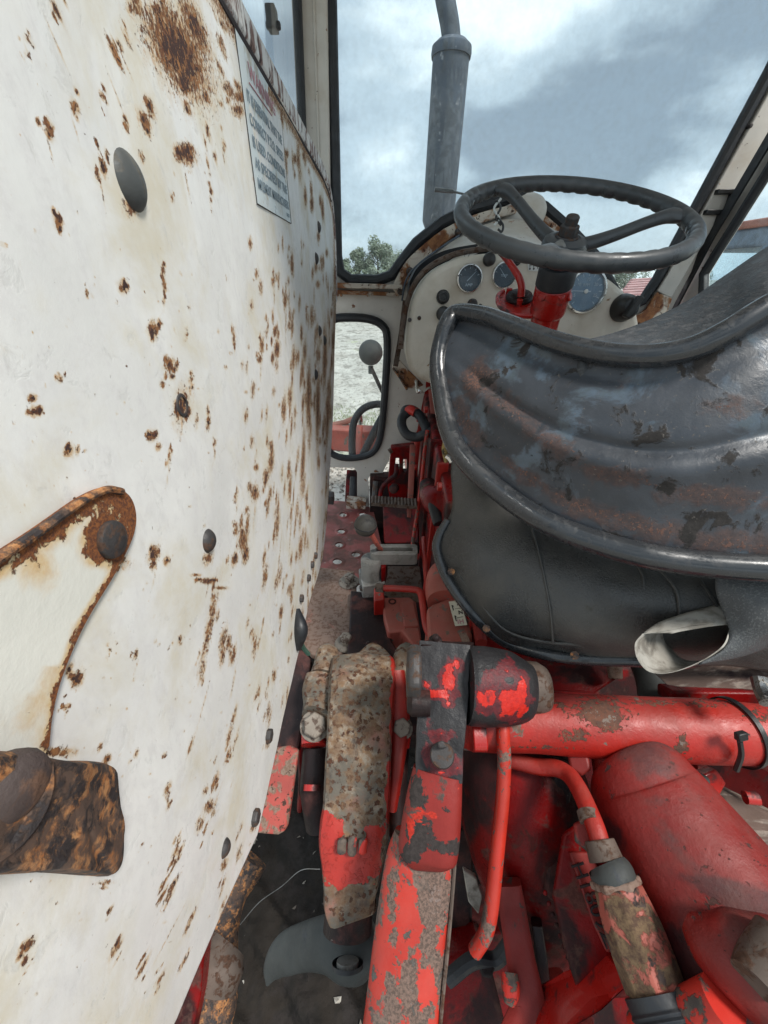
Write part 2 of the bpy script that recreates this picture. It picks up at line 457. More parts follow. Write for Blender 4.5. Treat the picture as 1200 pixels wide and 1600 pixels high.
M_speckle = mat('rust_speckled_casting', (0.125, 0.110, 0.088), [
    dict(col=(0.34, 0.13, 0.09), scale=11, thr=0.58, soft=0.07, rough=0.8, op=0.7),
    dict(col=(0.22, 0.13, 0.07), col2=(0.28, 0.24, 0.19), scale=26, thr=0.52, soft=0.09, rough=0.95),
    dict(col=(0.10, 0.040, 0.020), col2=(0.055, 0.024, 0.015), scale=95, vor=.30, thr=0.5, soft=0.10, rough=0.95, h=0.2, hn=0.3),
    dict(col=(0.13, 0.065, 0.035), col2=(0.17, 0.11, 0.065), scale=45, thr=0.53, soft=0.07, rough=0.95, op=.75, seed=23, cs=6),
    dict(col=(0.05, 0.04, 0.036), col2=(0.08, 0.07, 0.06), scale=16, thr=0.62, soft=0.05, op=.8, seed=14),
    dict(attr='red', col=(0.40, 0.024, 0.014), col2=(0.38, 0.024, 0.016), scale=34, thr=0.5, soft=0.012, amt=2.2, rough=0.4, h=.25, cs=1)], rough=0.75, vary=0.2, finebump=0.35)
M_footred = mat('worn_pink_floor_paint', (0.33, 0.075, 0.065), [
    dict(col=(0.17, 0.075, 0.06), col2=(0.11, 0.06, 0.05), scale=11, thr=0.50, soft=0.08, rough=0.8, op=0.85),
    dict(col=(0.55, 0.40, 0.37), scale=22, thr=0.66, soft=0.03, rough=0.4)], rough=0.4, vary=0.25, dust=0.15)
M_plate = mat('rusty_pink_plate', (0.23, 0.155, 0.12), [
    dict(col=(0.44, 0.16, 0.115), scale=12, thr=0.585, soft=0.05, rough=0.8, op=0.8),
    dict(col=(0.12, 0.06, 0.042), col2=(0.2, 0.13, 0.095), scale=120, thr=0.53, soft=0.04, rough=0.95, hn=0.3)], rough=0.85, vary=0.15, finebump=0.4)
M_dirtymetal = mat('dirty_brown_steel', (0.14, 0.105, 0.085), [
    dict(col=(0.10, 0.05, 0.03), scale=60, thr=0.55, soft=0.05, hn=0.3)], rough=0.7, metal=0.3, vary=0.3)
M_pinkfleck = mat('rust_flecked_pink_bar', (0.36, 0.06, 0.045), [
    dict(col=(0.16, 0.10, 0.07), col2=(0.24, 0.17, 0.13), scale=55, thr=0.52, soft=0.04, rough=0.95, hn=0.3),
    dict(col=(0.07, 0.035, 0.025), scale=130, thr=0.60, soft=0.03, rough=0.95)], rough=0.6, vary=0.2)
M_rustiron = mat('rusted_iron', (0.10, 0.062, 0.045), [
    dict(col=(0.34, 0.13, 0.04), col2=(0.45, 0.22, 0.09), scale=48, thr=0.53, soft=0.06, rough=0.9, rgh=.72, cs=6, dist=0),
    dict(col=(0.040, 0.032, 0.032), dist=0, scale=75, thr=0.53, soft=0.05, rough=0.7, hn=0.5, seed=3, rgh=.7)], rough=0.75, vary=0.3, finebump=0.6, fine=90)
M_bracket = mat('white_bracket_paint', (0.74, 0.73, 0.66), [
    dict(attr='rust', col=(0.58, 0.36, 0.13), col2=(0.62, 0.46, 0.24), scale=60, thr=0.42, soft=0.28, amt=0.9, rough=0.7, op=0.85),
    dict(attr='rust', col=(0.26, 0.09, 0.025), col2=(0.10, 0.035, 0.018), scale=150, thr=0.68, soft=0.05, amt=1.7, rough=0.95, h=0.2, hn=0.35)], rough=0.4, vary=0.06)
M_bolt = mat('dark_bolt_steel', (0.062, 0.058, 0.058), [dict(col=(0.11, 0.065, 0.045), scale=90, thr=0.55, soft=0.05)], rough=0.6, metal=0.3, finebump=0.5)
M_plug = mat('grey_rubber_plug', (0.075, 0.08, 0.078), [dict(col=(0.13, 0.12, 0.1), scale=70, thr=0.58, soft=0.06)], rough=0.5, finebump=0.2)
M_rubber = mat('black_rubber', (0.016, 0.018, 0.022), [dict(col=(0.05, 0.05, 0.05), scale=60, thr=0.6, soft=0.1, op=0.6)], rough=0.5, vary=0.3, finebump=0.1)
M_wheel = mat('steering_wheel_plastic', (0.050, 0.056, 0.060), [dict(col=(0.11, 0.11, 0.11), scale=30, thr=0.60, soft=0.12, op=0.4, rough=0.6)], rough=0.33, vary=0.2, finebump=0.1, dust=0.18, dustcol=(.2,.2,.2))
M_trim = mat('seat_rubber_trim', (0.022, 0.025, 0.029), [dict(col=(0.10, 0.09, 0.08), scale=90, thr=0.60, soft=0.10, op=0.15)], rough=0.2, vary=0.2, finebump=0.06, dust=0.10, dustcol=(.17,.165,.16), coat=.3)
M_vinyl = mat('worn_black_vinyl', (0.042, 0.043, 0.043), [
    dict(col=(0.085, 0.08, 0.07), col2=(0.07, 0.068, 0.062), scale=7, thr=0.52, soft=0.12, op=0.8, rough=0.5),
    dict(col=(0.11, 0.105, 0.09), scale=70, thr=0.64, soft=0.08, op=0.4)], rough=0.25, vary=0.3, fine=420, finebump=0.6, dust=0.12, dustcol=(0.16, 0.15, 0.13))
M_vinyl2 = mat('grained_black_cushion', (0.032, 0.036, 0.040), [
    dict(col=(0.11, 0.115, 0.12), scale=60, thr=0.55, soft=0.08, op=0.7, stretch=(1, 1, 3))], rough=0.5, vary=0.25, fine=200, finebump=0.9, dust=0.15, dustcol=(.16,.16,.17))
M_pan = mat('rust_blotched_blue_black_steel', (0.042, 0.048, 0.058), [
    dict(col=(0.085, 0.115, 0.15), col2=(0.07, 0.09, 0.105), scale=12, thr=0.56, soft=0.04, rough=0.3, h=0.05, seed=3),
    dict(attr='rust', col=(0.085, 0.050, 0.042), col2=(0.050, 0.036, 0.035), scale=40, thr=0.58, soft=0.25, amt=2.2, rough=0.7, hn=0.3, op=.85),
    dict(attr='rust', col=(0.20, 0.105, 0.075), col2=(0.13, 0.065, 0.05), scale=260, thr=1.08, soft=0.10, amt=3.2, rough=0.95, hn=0.35, op=.8),
    dict(col=(0.03, 0.026, 0.024), scale=26, thr=0.60, soft=0.03, rough=0.9, h=0.12, hn=0.3, seed=8),
    dict(col=(0.17, 0.15, 0.13), scale=210, thr=0.66, soft=0.03, op=0.8, seed=5)], rough=0.42, vary=0.35, finebump=0.35, fine=130)
M_cloth = mat('dirty_white_vinyl_backing', (0.36, 0.34, 0.30), [dict(col=(0.15, 0.13, 0.105), scale=38, thr=0.52, soft=0.12, op=0.8)], rough=0.75, vary=0.2)
M_alloy = mat('cast_alloy', (0.27, 0.265, 0.25), [dict(col=(0.16, 0.15, 0.13), scale=30, thr=0.56, soft=0.1, op=0.7)], rough=0.5, metal=0.35, vary=0.2, finebump=0.4)
M_greyiron = mat('grey_bare_casting', (0.058, 0.062, 0.060), [dict(col=(0.05, 0.055, 0.062), scale=20, thr=0.63, soft=0.04, rough=0.5)], rough=0.6, vary=0.2, finebump=0.3, spec=.25)
M_chrome = mat('dull_chrome', (0.62, 0.62, 0.6), [dict(col=(0.14, 0.11, 0.08), scale=80, thr=0.62, soft=0.05)], rough=0.22, metal=1.0, vary=0.1)
M_black = mat('black_plastic', (0.018, 0.018, 0.018), rough=0.4, vary=0.3)
M_dial = mat('gauge_dial_black', (0.08, 0.095, 0.10), rough=0.4, vary=0.1, finebump=0)
M_print = mat('white_print', (0.6, 0.62, 0.6), rough=0.6, vary=0.05, finebump=0)
M_ink = mat('faded_blue_black_ink', (0.25, 0.32, 0.37), rough=0.7, vary=0.25, finebump=0)
M_redink = mat('faded_red_ink', (0.48, 0.24, 0.27), rough=0.7, vary=0.2, finebump=0)
M_blackink = mat('black_ink', (0.02, 0.02, 0.02), rough=0.6, vary=0.1, finebump=0)
M_sticker = mat('bleached_sticker', (0.62, 0.68, 0.68), [dict(col=(0.5, 0.44, 0.33), scale=25, thr=0.60, soft=0.08, op=0.7)], rough=0.35, vary=0.06, finebump=0.03)
M_decal = mat('cream_decal', (0.60, 0.58, 0.47), rough=0.4, vary=0.08, finebump=0.05)
M_steelpipe = mat('blue_grey_exhaust_steel', (0.075, 0.095, 0.125), [
    dict(col=(0.35, 0.37, 0.40), scale=38, thr=0.64, soft=0.03, rough=0.8, stretch=(1, 1, 0.6)),
    dict(col=(0.16, 0.185, 0.215), scale=10, thr=0.50, soft=0.06, stretch=(4, 4, 0.35), op=0.85)], rough=0.55, metal=0.3, vary=0.3)
M_washer = mat('grey_brown_washer_steel', (0.27, 0.23, 0.19), [dict(col=(0.13, 0.09, 0.07), scale=90, thr=0.55, soft=0.06)], rough=0.6, metal=0.2, finebump=0.5)
M_wood = mat('weathered_board', (0.13, 0.085, 0.068), [dict(col=(0.30, 0.24, 0.2), scale=22, thr=0.56, soft=0.05, stretch=(0.25, 3, 3)),
    dict(col=(0.03, 0.012, 0.012), scale=9, thr=0.58, soft=0.05)], rough=0.9, vary=0.3, finebump=0.8, fine=60)
M_foam = mat('yellow_foam', (0.26, 0.19, 0.075), [dict(col=(0.06, 0.05, 0.03), scale=60, thr=0.55, soft=0.05)], rough=0.9, finebump=1)
M_grease_gap = mat('black_grime_and_dark_gaps', (0.020, 0.012, 0.012), [  # oily grime; also blacks in the dark gaps between parts
    dict(col=(0.09, 0.035, 0.03), scale=18, thr=0.56, soft=0.08, rough=0.7),
    dict(col=(0.18, 0.15, 0.14), scale=150, thr=0.70, soft=0.02)], rough=0.5, vary=0.4, finebump=0.7, fine=110, spec=.25)
M_tyre = mat('dusty_tyre_rubber', (0.04, 0.04, 0.038), [dict(col=(0.085, 0.075, 0.065), scale=9, thr=0.5, soft=0.12, rough=0.95)], rough=0.8, vary=0.3, finebump=0.5, fine=50)

def glass_mat(name, tint=(0.93, 0.97, 0.98), dirt=0.10, scale=30):
    m, N, L = new_mat(name)
    out = N.new('ShaderNodeOutputMaterial')
    tr = N.new('ShaderNodeBsdfTransparent'); tr.inputs[0].default_value = (*tint, 1)
    gl = N.new('ShaderNodeBsdfGlossy'); gl.inputs['Roughness'].default_value = 0.03
    fr = N.new('ShaderNodeFresnel'); fr.inputs[0].default_value = 1.35
    ge = N.new('ShaderNodeNewGeometry'); iv = N.new('ShaderNodeMath'); iv.operation = 'SUBTRACT'; iv.inputs[0].default_value = 1; L.new(ge.outputs['Backfacing'], iv.inputs[1])
    mu = N.new('ShaderNodeMath'); mu.operation = 'MULTIPLY'; L.new(fr.outputs[0], mu.inputs[0]); L.new(iv.outputs[0], mu.inputs[1])
    m1 = N.new('ShaderNodeMixShader'); L.new(mu.outputs[0], m1.inputs[0]); L.new(tr.outputs[0], m1.inputs[1]); L.new(gl.outputs[0], m1.inputs[2])
    df = N.new('ShaderNodeBsdfDiffuse'); df.inputs[0].default_value = (0.55, 0.53, 0.48, 1)
    tc = N.new('ShaderNodeTexCoord')
    n = N.new('ShaderNodeTexNoise'); n.inputs['Scale'].default_value = scale; n.inputs['Detail'].default_value = 10; n.inputs['Roughness'].default_value = 0.75
    L.new(tc.outputs['Object'], n.inputs['Vector'])
    r = N.new('ShaderNodeMapRange'); r.inputs[1].default_value = 0.4; r.inputs[2].default_value = 0.85; r.inputs[3].default_value = dirt * 0.3; r.inputs[4].default_value = dirt * 3.2
    L.new(n.outputs['Fac'], r.inputs[0])
    m2 = N.new('ShaderNodeMixShader'); L.new(r.outputs[0], m2.inputs[0]); L.new(m1.outputs[0], m2.inputs[1]); L.new(df.outputs[0], m2.inputs[2])
    L.new(m2.outputs[0], out.inputs[0])
    return m
M_glass = glass_mat('dusty_windscreen_glass', dirt=0.045, scale=55)
M_glass2 = glass_mat('gauge_glass', tint=(0.9, 0.95, 1.0), dirt=0.03)

# ================================================================== GROUND AND YARD
M_ground = mat('pale_sandy_yard', (0.56, 0.535, 0.48), [
    dict(col=(0.40, 0.37, 0.32), col2=(0.48, 0.45, 0.40), scale=0.9, thr=0.54, soft=0.10, rough=0.95),
    dict(col=(0.34, 0.38, 0.20), col2=(0.42, 0.44, 0.28), scale=0.9, thr=0.66, soft=0.05, rough=0.95, seed=40, op=0.7),
    dict(col=(0.30, 0.275, 0.235), scale=5, thr=0.55, soft=0.07, op=0.8, stretch=(1, .5, 1), seed=61),
    dict(col=(0.24, 0.22, 0.185), scale=16, thr=0.58, soft=0.05, op=0.8, hn=2)], rough=0.95, vary=0.15, varyscale=0.6, fine=9, finebump=20)
bm = B()
nx = 60
xs = [-400 + 800 * i / nx for i in range(nx + 1)]
G = [[Vector((x, y, (mnoise(Vector((x * .02, y * .02, 0))) * 1.1 if math.hypot(x, y) > 60 else 0))) for x in xs] for y in [-60 + 760 * j / 60 for j in range(61)]]
grid_surf(bm, G)
solo('ground', bm, M_ground, kind='structure')
# oil-darkened soil below the tractor, with tread imprints
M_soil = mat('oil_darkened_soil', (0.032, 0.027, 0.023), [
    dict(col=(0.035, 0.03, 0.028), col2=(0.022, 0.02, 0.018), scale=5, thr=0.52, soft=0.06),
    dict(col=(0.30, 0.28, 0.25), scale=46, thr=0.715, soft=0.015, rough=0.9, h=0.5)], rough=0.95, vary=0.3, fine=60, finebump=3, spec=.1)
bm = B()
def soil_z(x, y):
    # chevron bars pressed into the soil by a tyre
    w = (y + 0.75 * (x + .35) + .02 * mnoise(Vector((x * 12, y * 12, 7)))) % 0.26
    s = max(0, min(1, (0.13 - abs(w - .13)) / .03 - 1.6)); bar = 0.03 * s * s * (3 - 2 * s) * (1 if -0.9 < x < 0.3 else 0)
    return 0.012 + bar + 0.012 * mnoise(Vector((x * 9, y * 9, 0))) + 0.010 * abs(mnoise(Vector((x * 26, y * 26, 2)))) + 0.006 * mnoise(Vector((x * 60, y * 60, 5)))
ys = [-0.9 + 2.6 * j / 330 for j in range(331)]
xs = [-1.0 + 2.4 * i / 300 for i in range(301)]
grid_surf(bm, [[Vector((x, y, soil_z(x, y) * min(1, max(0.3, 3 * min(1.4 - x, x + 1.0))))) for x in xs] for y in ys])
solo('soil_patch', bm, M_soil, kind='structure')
# gravel: loose chips seen through the gap ahead of the footplate and beneath the axle
bm = B()
rnd = random.Random(7)
def chip(bm, x, y, z, s):
    vs = [bm.verts.new((x + rnd.uniform(-s, s), y + rnd.uniform(-s, s), z + rnd.uniform(0, s))) for _ in range(5)]
    try:
        for f in ((0, 1, 2), (0, 2, 3), (0, 3, 4), (0, 4, 1), (1, 2, 3), (1, 3, 4)): bm.faces.new([vs[i] for i in f])
    except ValueError: pass
for _ in range(2600):
    chip(bm, rnd.uniform(-1.2, 0.6), rnd.uniform(2.2, 4.6), 0.0, rnd.uniform(.006, .028))
for _ in range(160):
    x, y = rnd.uniform(-.6, .3), rnd.uniform(-.1, .9)
    chip(bm, x, y, soil_z(x, y), rnd.uniform(.003, .012))
M_gravel = mat('pale_gravel', (0.42, 0.39, 0.34), [dict(col=(0.2, 0.17, 0.14), scale=9, thr=0.5, soft=0.05)], rough=0.9, vary=0.3)
solo('gravel', bm, M_gravel, kind='stuff', label='pale loose gravel chips on the yard ahead of the footplate', sharp=10)
# weeds in the yard
M_grass = mat('yard_grass', (0.16, 0.23, 0.055), [dict(col=(0.34, 0.36, 0.16), scale=1.5, thr=0.5, soft=0.1)], rough=0.8, vary=0.3)
bm = B()
for _ in range(2600):
    cx, cy, s = ((-0.55, 5.2, 0.5), (0.15, 5.6, 0.5), (-1.6, 5.6, 0.8))[rnd.randrange(3)]
    x, y = rnd.gauss(cx, s), rnd.gauss(cy, s * .55)
    h = rnd.uniform(.012, .05); a = rnd.uniform(0, 6.28); w = .004; lx, ly = rnd.uniform(-.03, .03), rnd.uniform(-.03, .03)
    v = [bm.verts.new(q) for q in ((x - w * math.cos(a), y - w * math.sin(a), 0), (x + w * math.cos(a), y + w * math.sin(a), 0), (x + lx, y + ly, h))]
    bm.faces.new(v)
solo('grass', bm, M_grass, kind='stuff', label='patchy short green weeds growing on the sandy yard', sharp=180)

# ================================================================== TREES beyond the yard
M_bark = mat('tree_bark', (0.12, 0.10, 0.08), rough=0.9)
M_leaf = mat('haze_paled_leaves', (0.20, 0.25, 0.17), [dict(col=(0.30, 0.34, 0.27), scale=1.2, thr=0.5, soft=0.1), dict(col=(0.13, 0.17, 0.11), scale=2.5, thr=0.56, soft=0.1)], rough=0.7, vary=0.35)  # leaf colours lightened to stand in for distance haze
def tree(px, Y, h, r, label, seed, slim=1.0, n=2600, lf=0.20):
    rr = random.Random(seed)
    base = PY(px, 500, Y); x0 = base.x
    t = thing('leafy_tree', label, 'tree', (x0, Y, 0), 'trees beyond the yard')
    bm = B()
    tube(bm, [Vector((x0, Y, -0.3)), Vector((x0 + .1, Y, h * .4)), Vector((x0 - .05, Y, h * .85))], [h * .03, h * .02, h * .006], seg=8)
    for k in range(9):
        a = rr.uniform(0, 6.28); z = h * rr.uniform(.2, .65)
        tube(bm, [Vector((x0, Y, z)), Vector((x0 + math.cos(a) * r * .4, Y + math.sin(a) * r * .4, z + h * .12)), Vector((x0 + math.cos(a) * r * .8, Y + math.sin(a) * r * .8, z + h * .26))], [h * .011, h * .007, h * .003], seg=6, n=3)
    part('trunk', bm, M_bark, t)
    clumps = []
    for k in range(34):
        a = rr.uniform(0, 6.28); q = rr.random() ** .5; zz = rr.uniform(.12, .93)
        w = r * slim * (1 - ((zz - .45) / .58) ** 2) ** .5 if abs(zz - .45) < .57 else .1
        clumps.append((x0 + math.cos(a) * w * q, Y + math.sin(a) * w * q, h * zz, r * rr.uniform(.16, .34)))
    bm = B()
    for _ in range(n):
        c = rr.choice(clumps)
        d = Vector((rr.gauss(0, 1), rr.gauss(0, 1), rr.gauss(0, 1))); d = d.normalized() * (rr.random() ** .45)
        p = Vector(c[:3]) + Vector((d.x, d.y, d.z * 1.1)) * c[3]
        a = Vector((rr.gauss(0, 1), rr.gauss(0, 1), rr.gauss(0, 1))).normalized(); b = a.orthogonal().normalized()
        s = lf * rr.uniform(.5, 1.1)
        v = [bm.verts.new(p + q) for q in (a * s, b * s * .5, -a * s, -b * s * .5)]
        bm.faces.new(v)
    part('crown', bm, M_leaf, t, sharp=180)
tree(590, 62, 6.1, 2.6, 'tallest of the haze-paled leafy trees seen through the windscreen, right of the others', 1, n=7000)
tree(562, 66, 5.2, 1.9, 'middle leafy tree low in the windscreen corner, next to the tallest one', 2, n=4500)
tree(536, 60, 3.6, 2.2, 'low bushy tree beside the left pillar, seen through the windscreen', 3, n=4500)
tree(622, 75, 5.0, 3.6, 'rounded tree half hidden behind the cowl arch, beyond the windscreen', 5, n=4500)
# more trees along the yard's edge, behind the dashboard and to the sides
tree(960, 80, 3.6, 4.0, 'low dull tree line bush seen just above the dashboard right of the wheel', 6, n=3500)
tree(1040, 85, 4.0, 4.5, 'low bush behind the windscreen pillar on the right of the yard', 7, n=3500)
tree(1160, 80, 4.2, 4.0, 'low bush beyond the parked tractor in the side window', 8, n=3500)
tree(470, 64, 7.0, 3.6, 'tree left of the cab pillar at the edge of the yard', 9, n=3000)

# ================================================================== CAB
cab = thing('tractor_cab', 'off-white rust-stained tractor cab front with black rubber sealed windows', 'tractor cab', (0.4, 1.5, 0.8))
WY = 1.5
def py(l, Y=WY): return [PY(a, b, Y) for a, b in l]
arch = [(527, 400), (532, 425), (548, 437), (590, 438), (612, 430), (630, 405), (650, 380), (690, 348), (740, 325), (790, 312), (815, 309), (850, 325), (890, 360), (930, 402), (950, 440), (968, 470), (985, 478), (1002, 470), (1025, 436)]
opening = [(514, -110)] + arch + [(1200, 113), (1312, -110)]
sm = [tuple(v) for v in cr_([(512, 520), (520, 500), (540, 496), (575, 498), (597, 508), (605, 530), (602, 600), (596, 670), (586, 702), (565, 713), (535, 714), (515, 704), (508, 680), (509, 600), (512, 520)], 4)][:-1]
outer = [(470, -150), (505, 470), (500, 730), (553, 731), (558, 738), (558, 792), (577, 792), (575, 748), (580, 742), (597, 741), (602, 730), (607, 720), (612, 700), (640, 696), (652, 672), (657, 645), (665, 606), (668, 560), (700, 520), (1000, 520), (1045, 492), (1108, 372), (1204, 196), (1390, -150)]
bm = B()
plate(bm, py(outer), [py(opening), py(sm)], (0, 0.012, 0))
part('front_panel', bm, M_white, cab, bev=0.003)
bm = B()
v = py([tuple(x) for x in cr_(opening, 1)])
pts = [Vector(p) + Vector((0, -.006, 0)) for p in v]
dense = cr_([tuple(p) for p in pts + [pts[0]]], 3)
# keep the long straight runs straight: seal follows the outline linearly
rings_pts = []
for a, b in zip(pts, pts[1:] + [pts[0]]):
    k = max(1, int((b - a).length / .03))
    for i in range(k): rings_pts.append(a.lerp(b, i / k))
tube(bm, rings_pts, 0.0165, seg=10, n=1, closed=True, cap=False)
part('windscreen_seal', bm, M_rubber, cab)
bm = B()
plate(bm, py(opening, WY + .004), [], (0, .004, 0))
part('windscreen', bm, M_glass, cab)
bm = B()
tube(bm, [p + Vector((0, -.006, 0)) for p in py(sm)], 0.0135, seg=10, n=1, closed=True, cap=False)
part('window_seal', bm, M_rubber, cab)
bm = B(); plate(bm, py(sm, WY + .004), [], (0, .004, 0))
part('lower_window', bm, M_glass, cab)
# left pillar: inner return faces toward the driver (X < opening)
bm = B()
prism(bm, [PY(452, -110, 1.488), PY(511, -110, 1.488), PY(520, 470, 1.488), PY(480, 470, 1.488)], (0, -.02, 0))
part('pillar', bm, M_white, cab, bev=.004)
bm = B(); tube(bm, [PY(487, -110, 1.467), PY(492, 60, 1.467), PY(505, 430, 1.467)], .004, seg=6, n=1)
part('pillar_bead', bm, M_white, cab)
# left side window: glass and seal beyond the mudguard
bm = B(); tube(bm, [PY(458, -110, 1.45), PY(464, 0, 1.45), PY(472, 200, 1.45), PY(482, 420, 1.45)], .012, seg=10, n=1)
part('side_seal', bm, M_rubber, cab)
bm = B(); a0, a1 = PY(460, -110, 1.45), PY(482, 420, 1.45)
prism(bm, [a0, a1, Vector((a1.x, .2, a1.z)), Vector((a0.x - .02, .2, a0.z))], (-.004, 0, 0))
part('side_window', bm, M_glass, cab)
bm = B(); box(bm, PY(425, 30, 1.2), (.02, .03, .035)); box(bm, PY(427, 40, 1.2), (.03, .012, .012))
part('window_catch', bm, M_black, cab, bev=.003)
# header rail above the frame
bm = B(); prism(bm, py([(440, -150), (1400, -150), (1410, -190), (430, -190)], 1.44), (0, .1, 0))
part('header_rail', bm, M_white, cab, bev=.008)
# right pillar with its own hollow front face
bm = B()
prism(bm, py([(1040, 430), (1212, 118), (1330, -110), (1384, -110), (1200, 205), (1105, 364), (1046, 466), (1024, 455)], 1.488), (0, -.012, 0))
part('pillar', bm, M_white, cab, bev=.003)
bm = B()
prism(bm, py([(1023, 456), (1047, 466), (1034, 500), (985, 520), (985, 498), (1008, 482)], 1.486), (0, -.014, 0))
part('pillar_foot', bm, M_rustywhite, cab, bev=.003)
bm = B()
prism(bm, [PX(*q, 1.0) for q in ((1046, 484), (1098, 384), (1112, 362), (1206, 202), (1370, -80), (1386, -80), (1214, 212), (1118, 370), (1056, 487))], (-.006, 0, 0))
part('pillar_gap_seal', bm, M_rubber, cab)
side_o = [(1049, 482), (1112, 369), (1203, 214), (1370, -80), (2600, -80), (2600, 1500), (1060, 700)]
side_h = [(1099, 490), (1099, 450), (1100, 428), (1118, 398), (1150, 348), (1200, 268), (1390, -40), (2300, -40), (2300, 900), (1110, 640)]
bm = B(); plate(bm, [PX(a, b, 1.02) for a, b in side_o], [[PX(a, b, 1.02) for a, b in side_h]], (.02, 0, 0))
part('side_frame', bm, M_white, cab, bev=.003)
bm = B(); pts = [PX(a, b, 1.014) for a, b in side_h]; rp = []
for a, b in zip(pts, pts[1:] + [pts[0]]):
    k = max(1, int((b - a).length / .03))
    for i in range(k): rp.append(a.lerp(b, i / k))
tube(bm, rp, .014, seg=10, n=1, closed=True, cap=False)
part('side_seal', bm, M_rubber, cab)
bm = B(); plate(bm, [PX(a, b, 1.026) for a, b in side_h], [], (.004, 0, 0)); part('side_window', bm, M_glass, cab)
for q in ((1132, 300), (1114, 332)):
    bm = B(); c = PY(q[0], q[1], 1.47)
    box(bm, c, (.05, .02, .012)); box(bm, c + Vector((.022, 0, -.02)), (.008, .02, .04))
    part('pillar_clip', bm, M_black, cab, bev=.002)
bm = B(); lathe(bm, PY(1172, 197, 1.476), (0, -1, 0), [(.005, -.01), (.005, .004), (.003, .006)], 10); part('screw', bm, M_bolt, cab)
# ledge across the front panel below the windscreen, rusty
bm = B()
prism(bm, py([(505, 441), (628, 445), (629, 452), (505, 450)], 1.44), (0, .055, 0))
part('ledge', bm, M_rustywhite, cab, bev=.002)
bm = B()
prism(bm, py([(505, 452), (624, 457), (624, 463), (505, 459)], 1.475), (0, .02, 0))
part('ledge_lip', bm, M_rustywhite, cab, bev=.001)
for px_ in (527, 533, 575):
    bm = B(); dome(bm, PY(px_, 461, 1.474), (0, -1, 0), .005, .004, 8); part('rivet', bm, M_rustywhite, cab)
# rusty flange that follows the cowl arch
bm = B()
up = [(612, 448), (632, 412), (655, 388), (693, 358), (742, 335), (790, 322), (818, 319), (850, 334), (890, 368), (926, 405)]
lo = [(622, 464), (648, 428), (668, 404), (704, 374), (746, 352), (790, 338), (816, 335), (842, 348), (876, 378), (910, 412)]
A_, B_ = cr_(up, 4), cr_(lo, 4)
rings = []
for a, b in zip(A_, B_):
    o0, i0 = PY(a[0], a[1], 1.47), PY(b[0], b[1], 1.47)
    rings.append([o0, i0, i0 + Vector((0, .025, 0)), o0 + Vector((0, .025, 0))])
rings_to(bm, rings)
part('cowl_flange', bm, M_rustywhite, cab, bev=.004)
for q in ((716, 363), (626, 455), (640, 424)):
    bm = B(); lathe(bm, PY(q[0], q[1], 1.468), (0, -1, 0), [(.011, 0), (.011, .018), (.007, .024)], 14)
    part('flange_bolt', bm, M_bolt, cab)
bm = B(); tube(bm, [PY(718, 368, 1.42), PY(690, 386, 1.41), PY(655, 412, 1.40), PY(635, 436, 1.40), PY(628, 470, 1.40)], .0028, seg=6)
part('stay_rod', bm, M_steelpipe, cab)
# wiring hanging between flange and dash
bm = B(); tube(bm, [PY(733, 368, 1.40), PY(752, 372, 1.38), PY(768, 392, 1.3), PY(778, 400, 1.2)], .0035, seg=6); part('cable', bm, M_print, cab)
# rusty angle strip in front of the lower right of the panel + bent sheet
bm = B(); body(bm, [(633, 470, 1.22, 4, .003), (627, 520, 1.22, 4, .003), (618, 572, 1.22, 4, .003)], e=6, seg=8, n=2)
part('angle_strip', bm, M_dirtymetal, cab)
bm = B(); prism(bm, [PY(612, 573, 1.42), PY(622, 560, 1.42), PY(640, 580, 1.42), PY(662, 602, 1.42), PY(650, 608, 1.42), PY(634, 606, 1.42)], (0, .012, 0))
part('angle_plate', bm, M_rustywhite, cab, bev=.002)
bm = B(); tube(bm, [PY(614, 575, 1.415), PY(626, 592, 1.415), PY(636, 609, 1.415)], .004, seg=6); part('angle_edge', bm, M_rustiron, cab)
bm = B(); prism(bm, py([(541, 783), (572, 786), (571, 796), (541, 795)], 1.44), (0, .05, 0)); part('foot_bracket', bm, M_rustywhite, cab, bev=.002)
bm = B(); prism(bm, py([(508, 775), (520, 777), (521, 789), (508, 787)], 1.42), (0, .05, 0)); part('foot_bracket', bm, M_bolt, cab, bev=.002)

# wiper motor on the cowl
wm = thing('wiper_motor', 'off-white domed wiper motor with wires, on the cowl behind the steering wheel', 'wiper motor', PY(812, 345, 1.36))
bm = B(); c0, c1 = PY(790, 350, 1.40), PY(842, 322, 1.36)
ax = (c1 - c0).normalized()
body(bm, [(784, 330, 1.24, 24), (792, 331, 1.24, 28), (822, 338, 1.22, 30), (838, 343, 1.21, 26), (846, 346, 1.21, 14)], e=2.3)
part('housing', bm, M_white, wm)
for k, q in enumerate([[(775, 312), (782, 325), (775, 340), (783, 352)], [(783, 310), (772, 326), (780, 342), (772, 352)], [(778, 340), (786, 352), (784, 362), (778, 358)]]):
    bm = B(); tube(bm, [PY(a, b, 1.3) for a, b in q], .003, seg=6); part('wire', bm, (M_black, M_print, M_black)[k], wm)
bm = B(); body(bm, [(812, 362, 1.15, 5), (812, 374, 1.15, 5)], n=1); part('spindle', bm, M_black, wm)
bm = B(); prism(bm, py([(770, 352), (852, 378), (846, 392), (768, 372)], 1.46), (0, .02, 0)); part('mounting_plate', bm, M_rustywhite, wm, bev=.003)
wa = thing('wiper', 'thin dark wiper arm resting across the windscreen beside the exhaust', 'wiper', PY(715, 300, 1.53))
bm = B(); tube(bm, [PY(680, 296, 1.53), PY(700, 298, 1.54), PY(735, 306, 1.54), PY(760, 316, 1.53)], [.004, .0035, .0028, .004], seg=6)
part('rod', bm, M_black, wa)
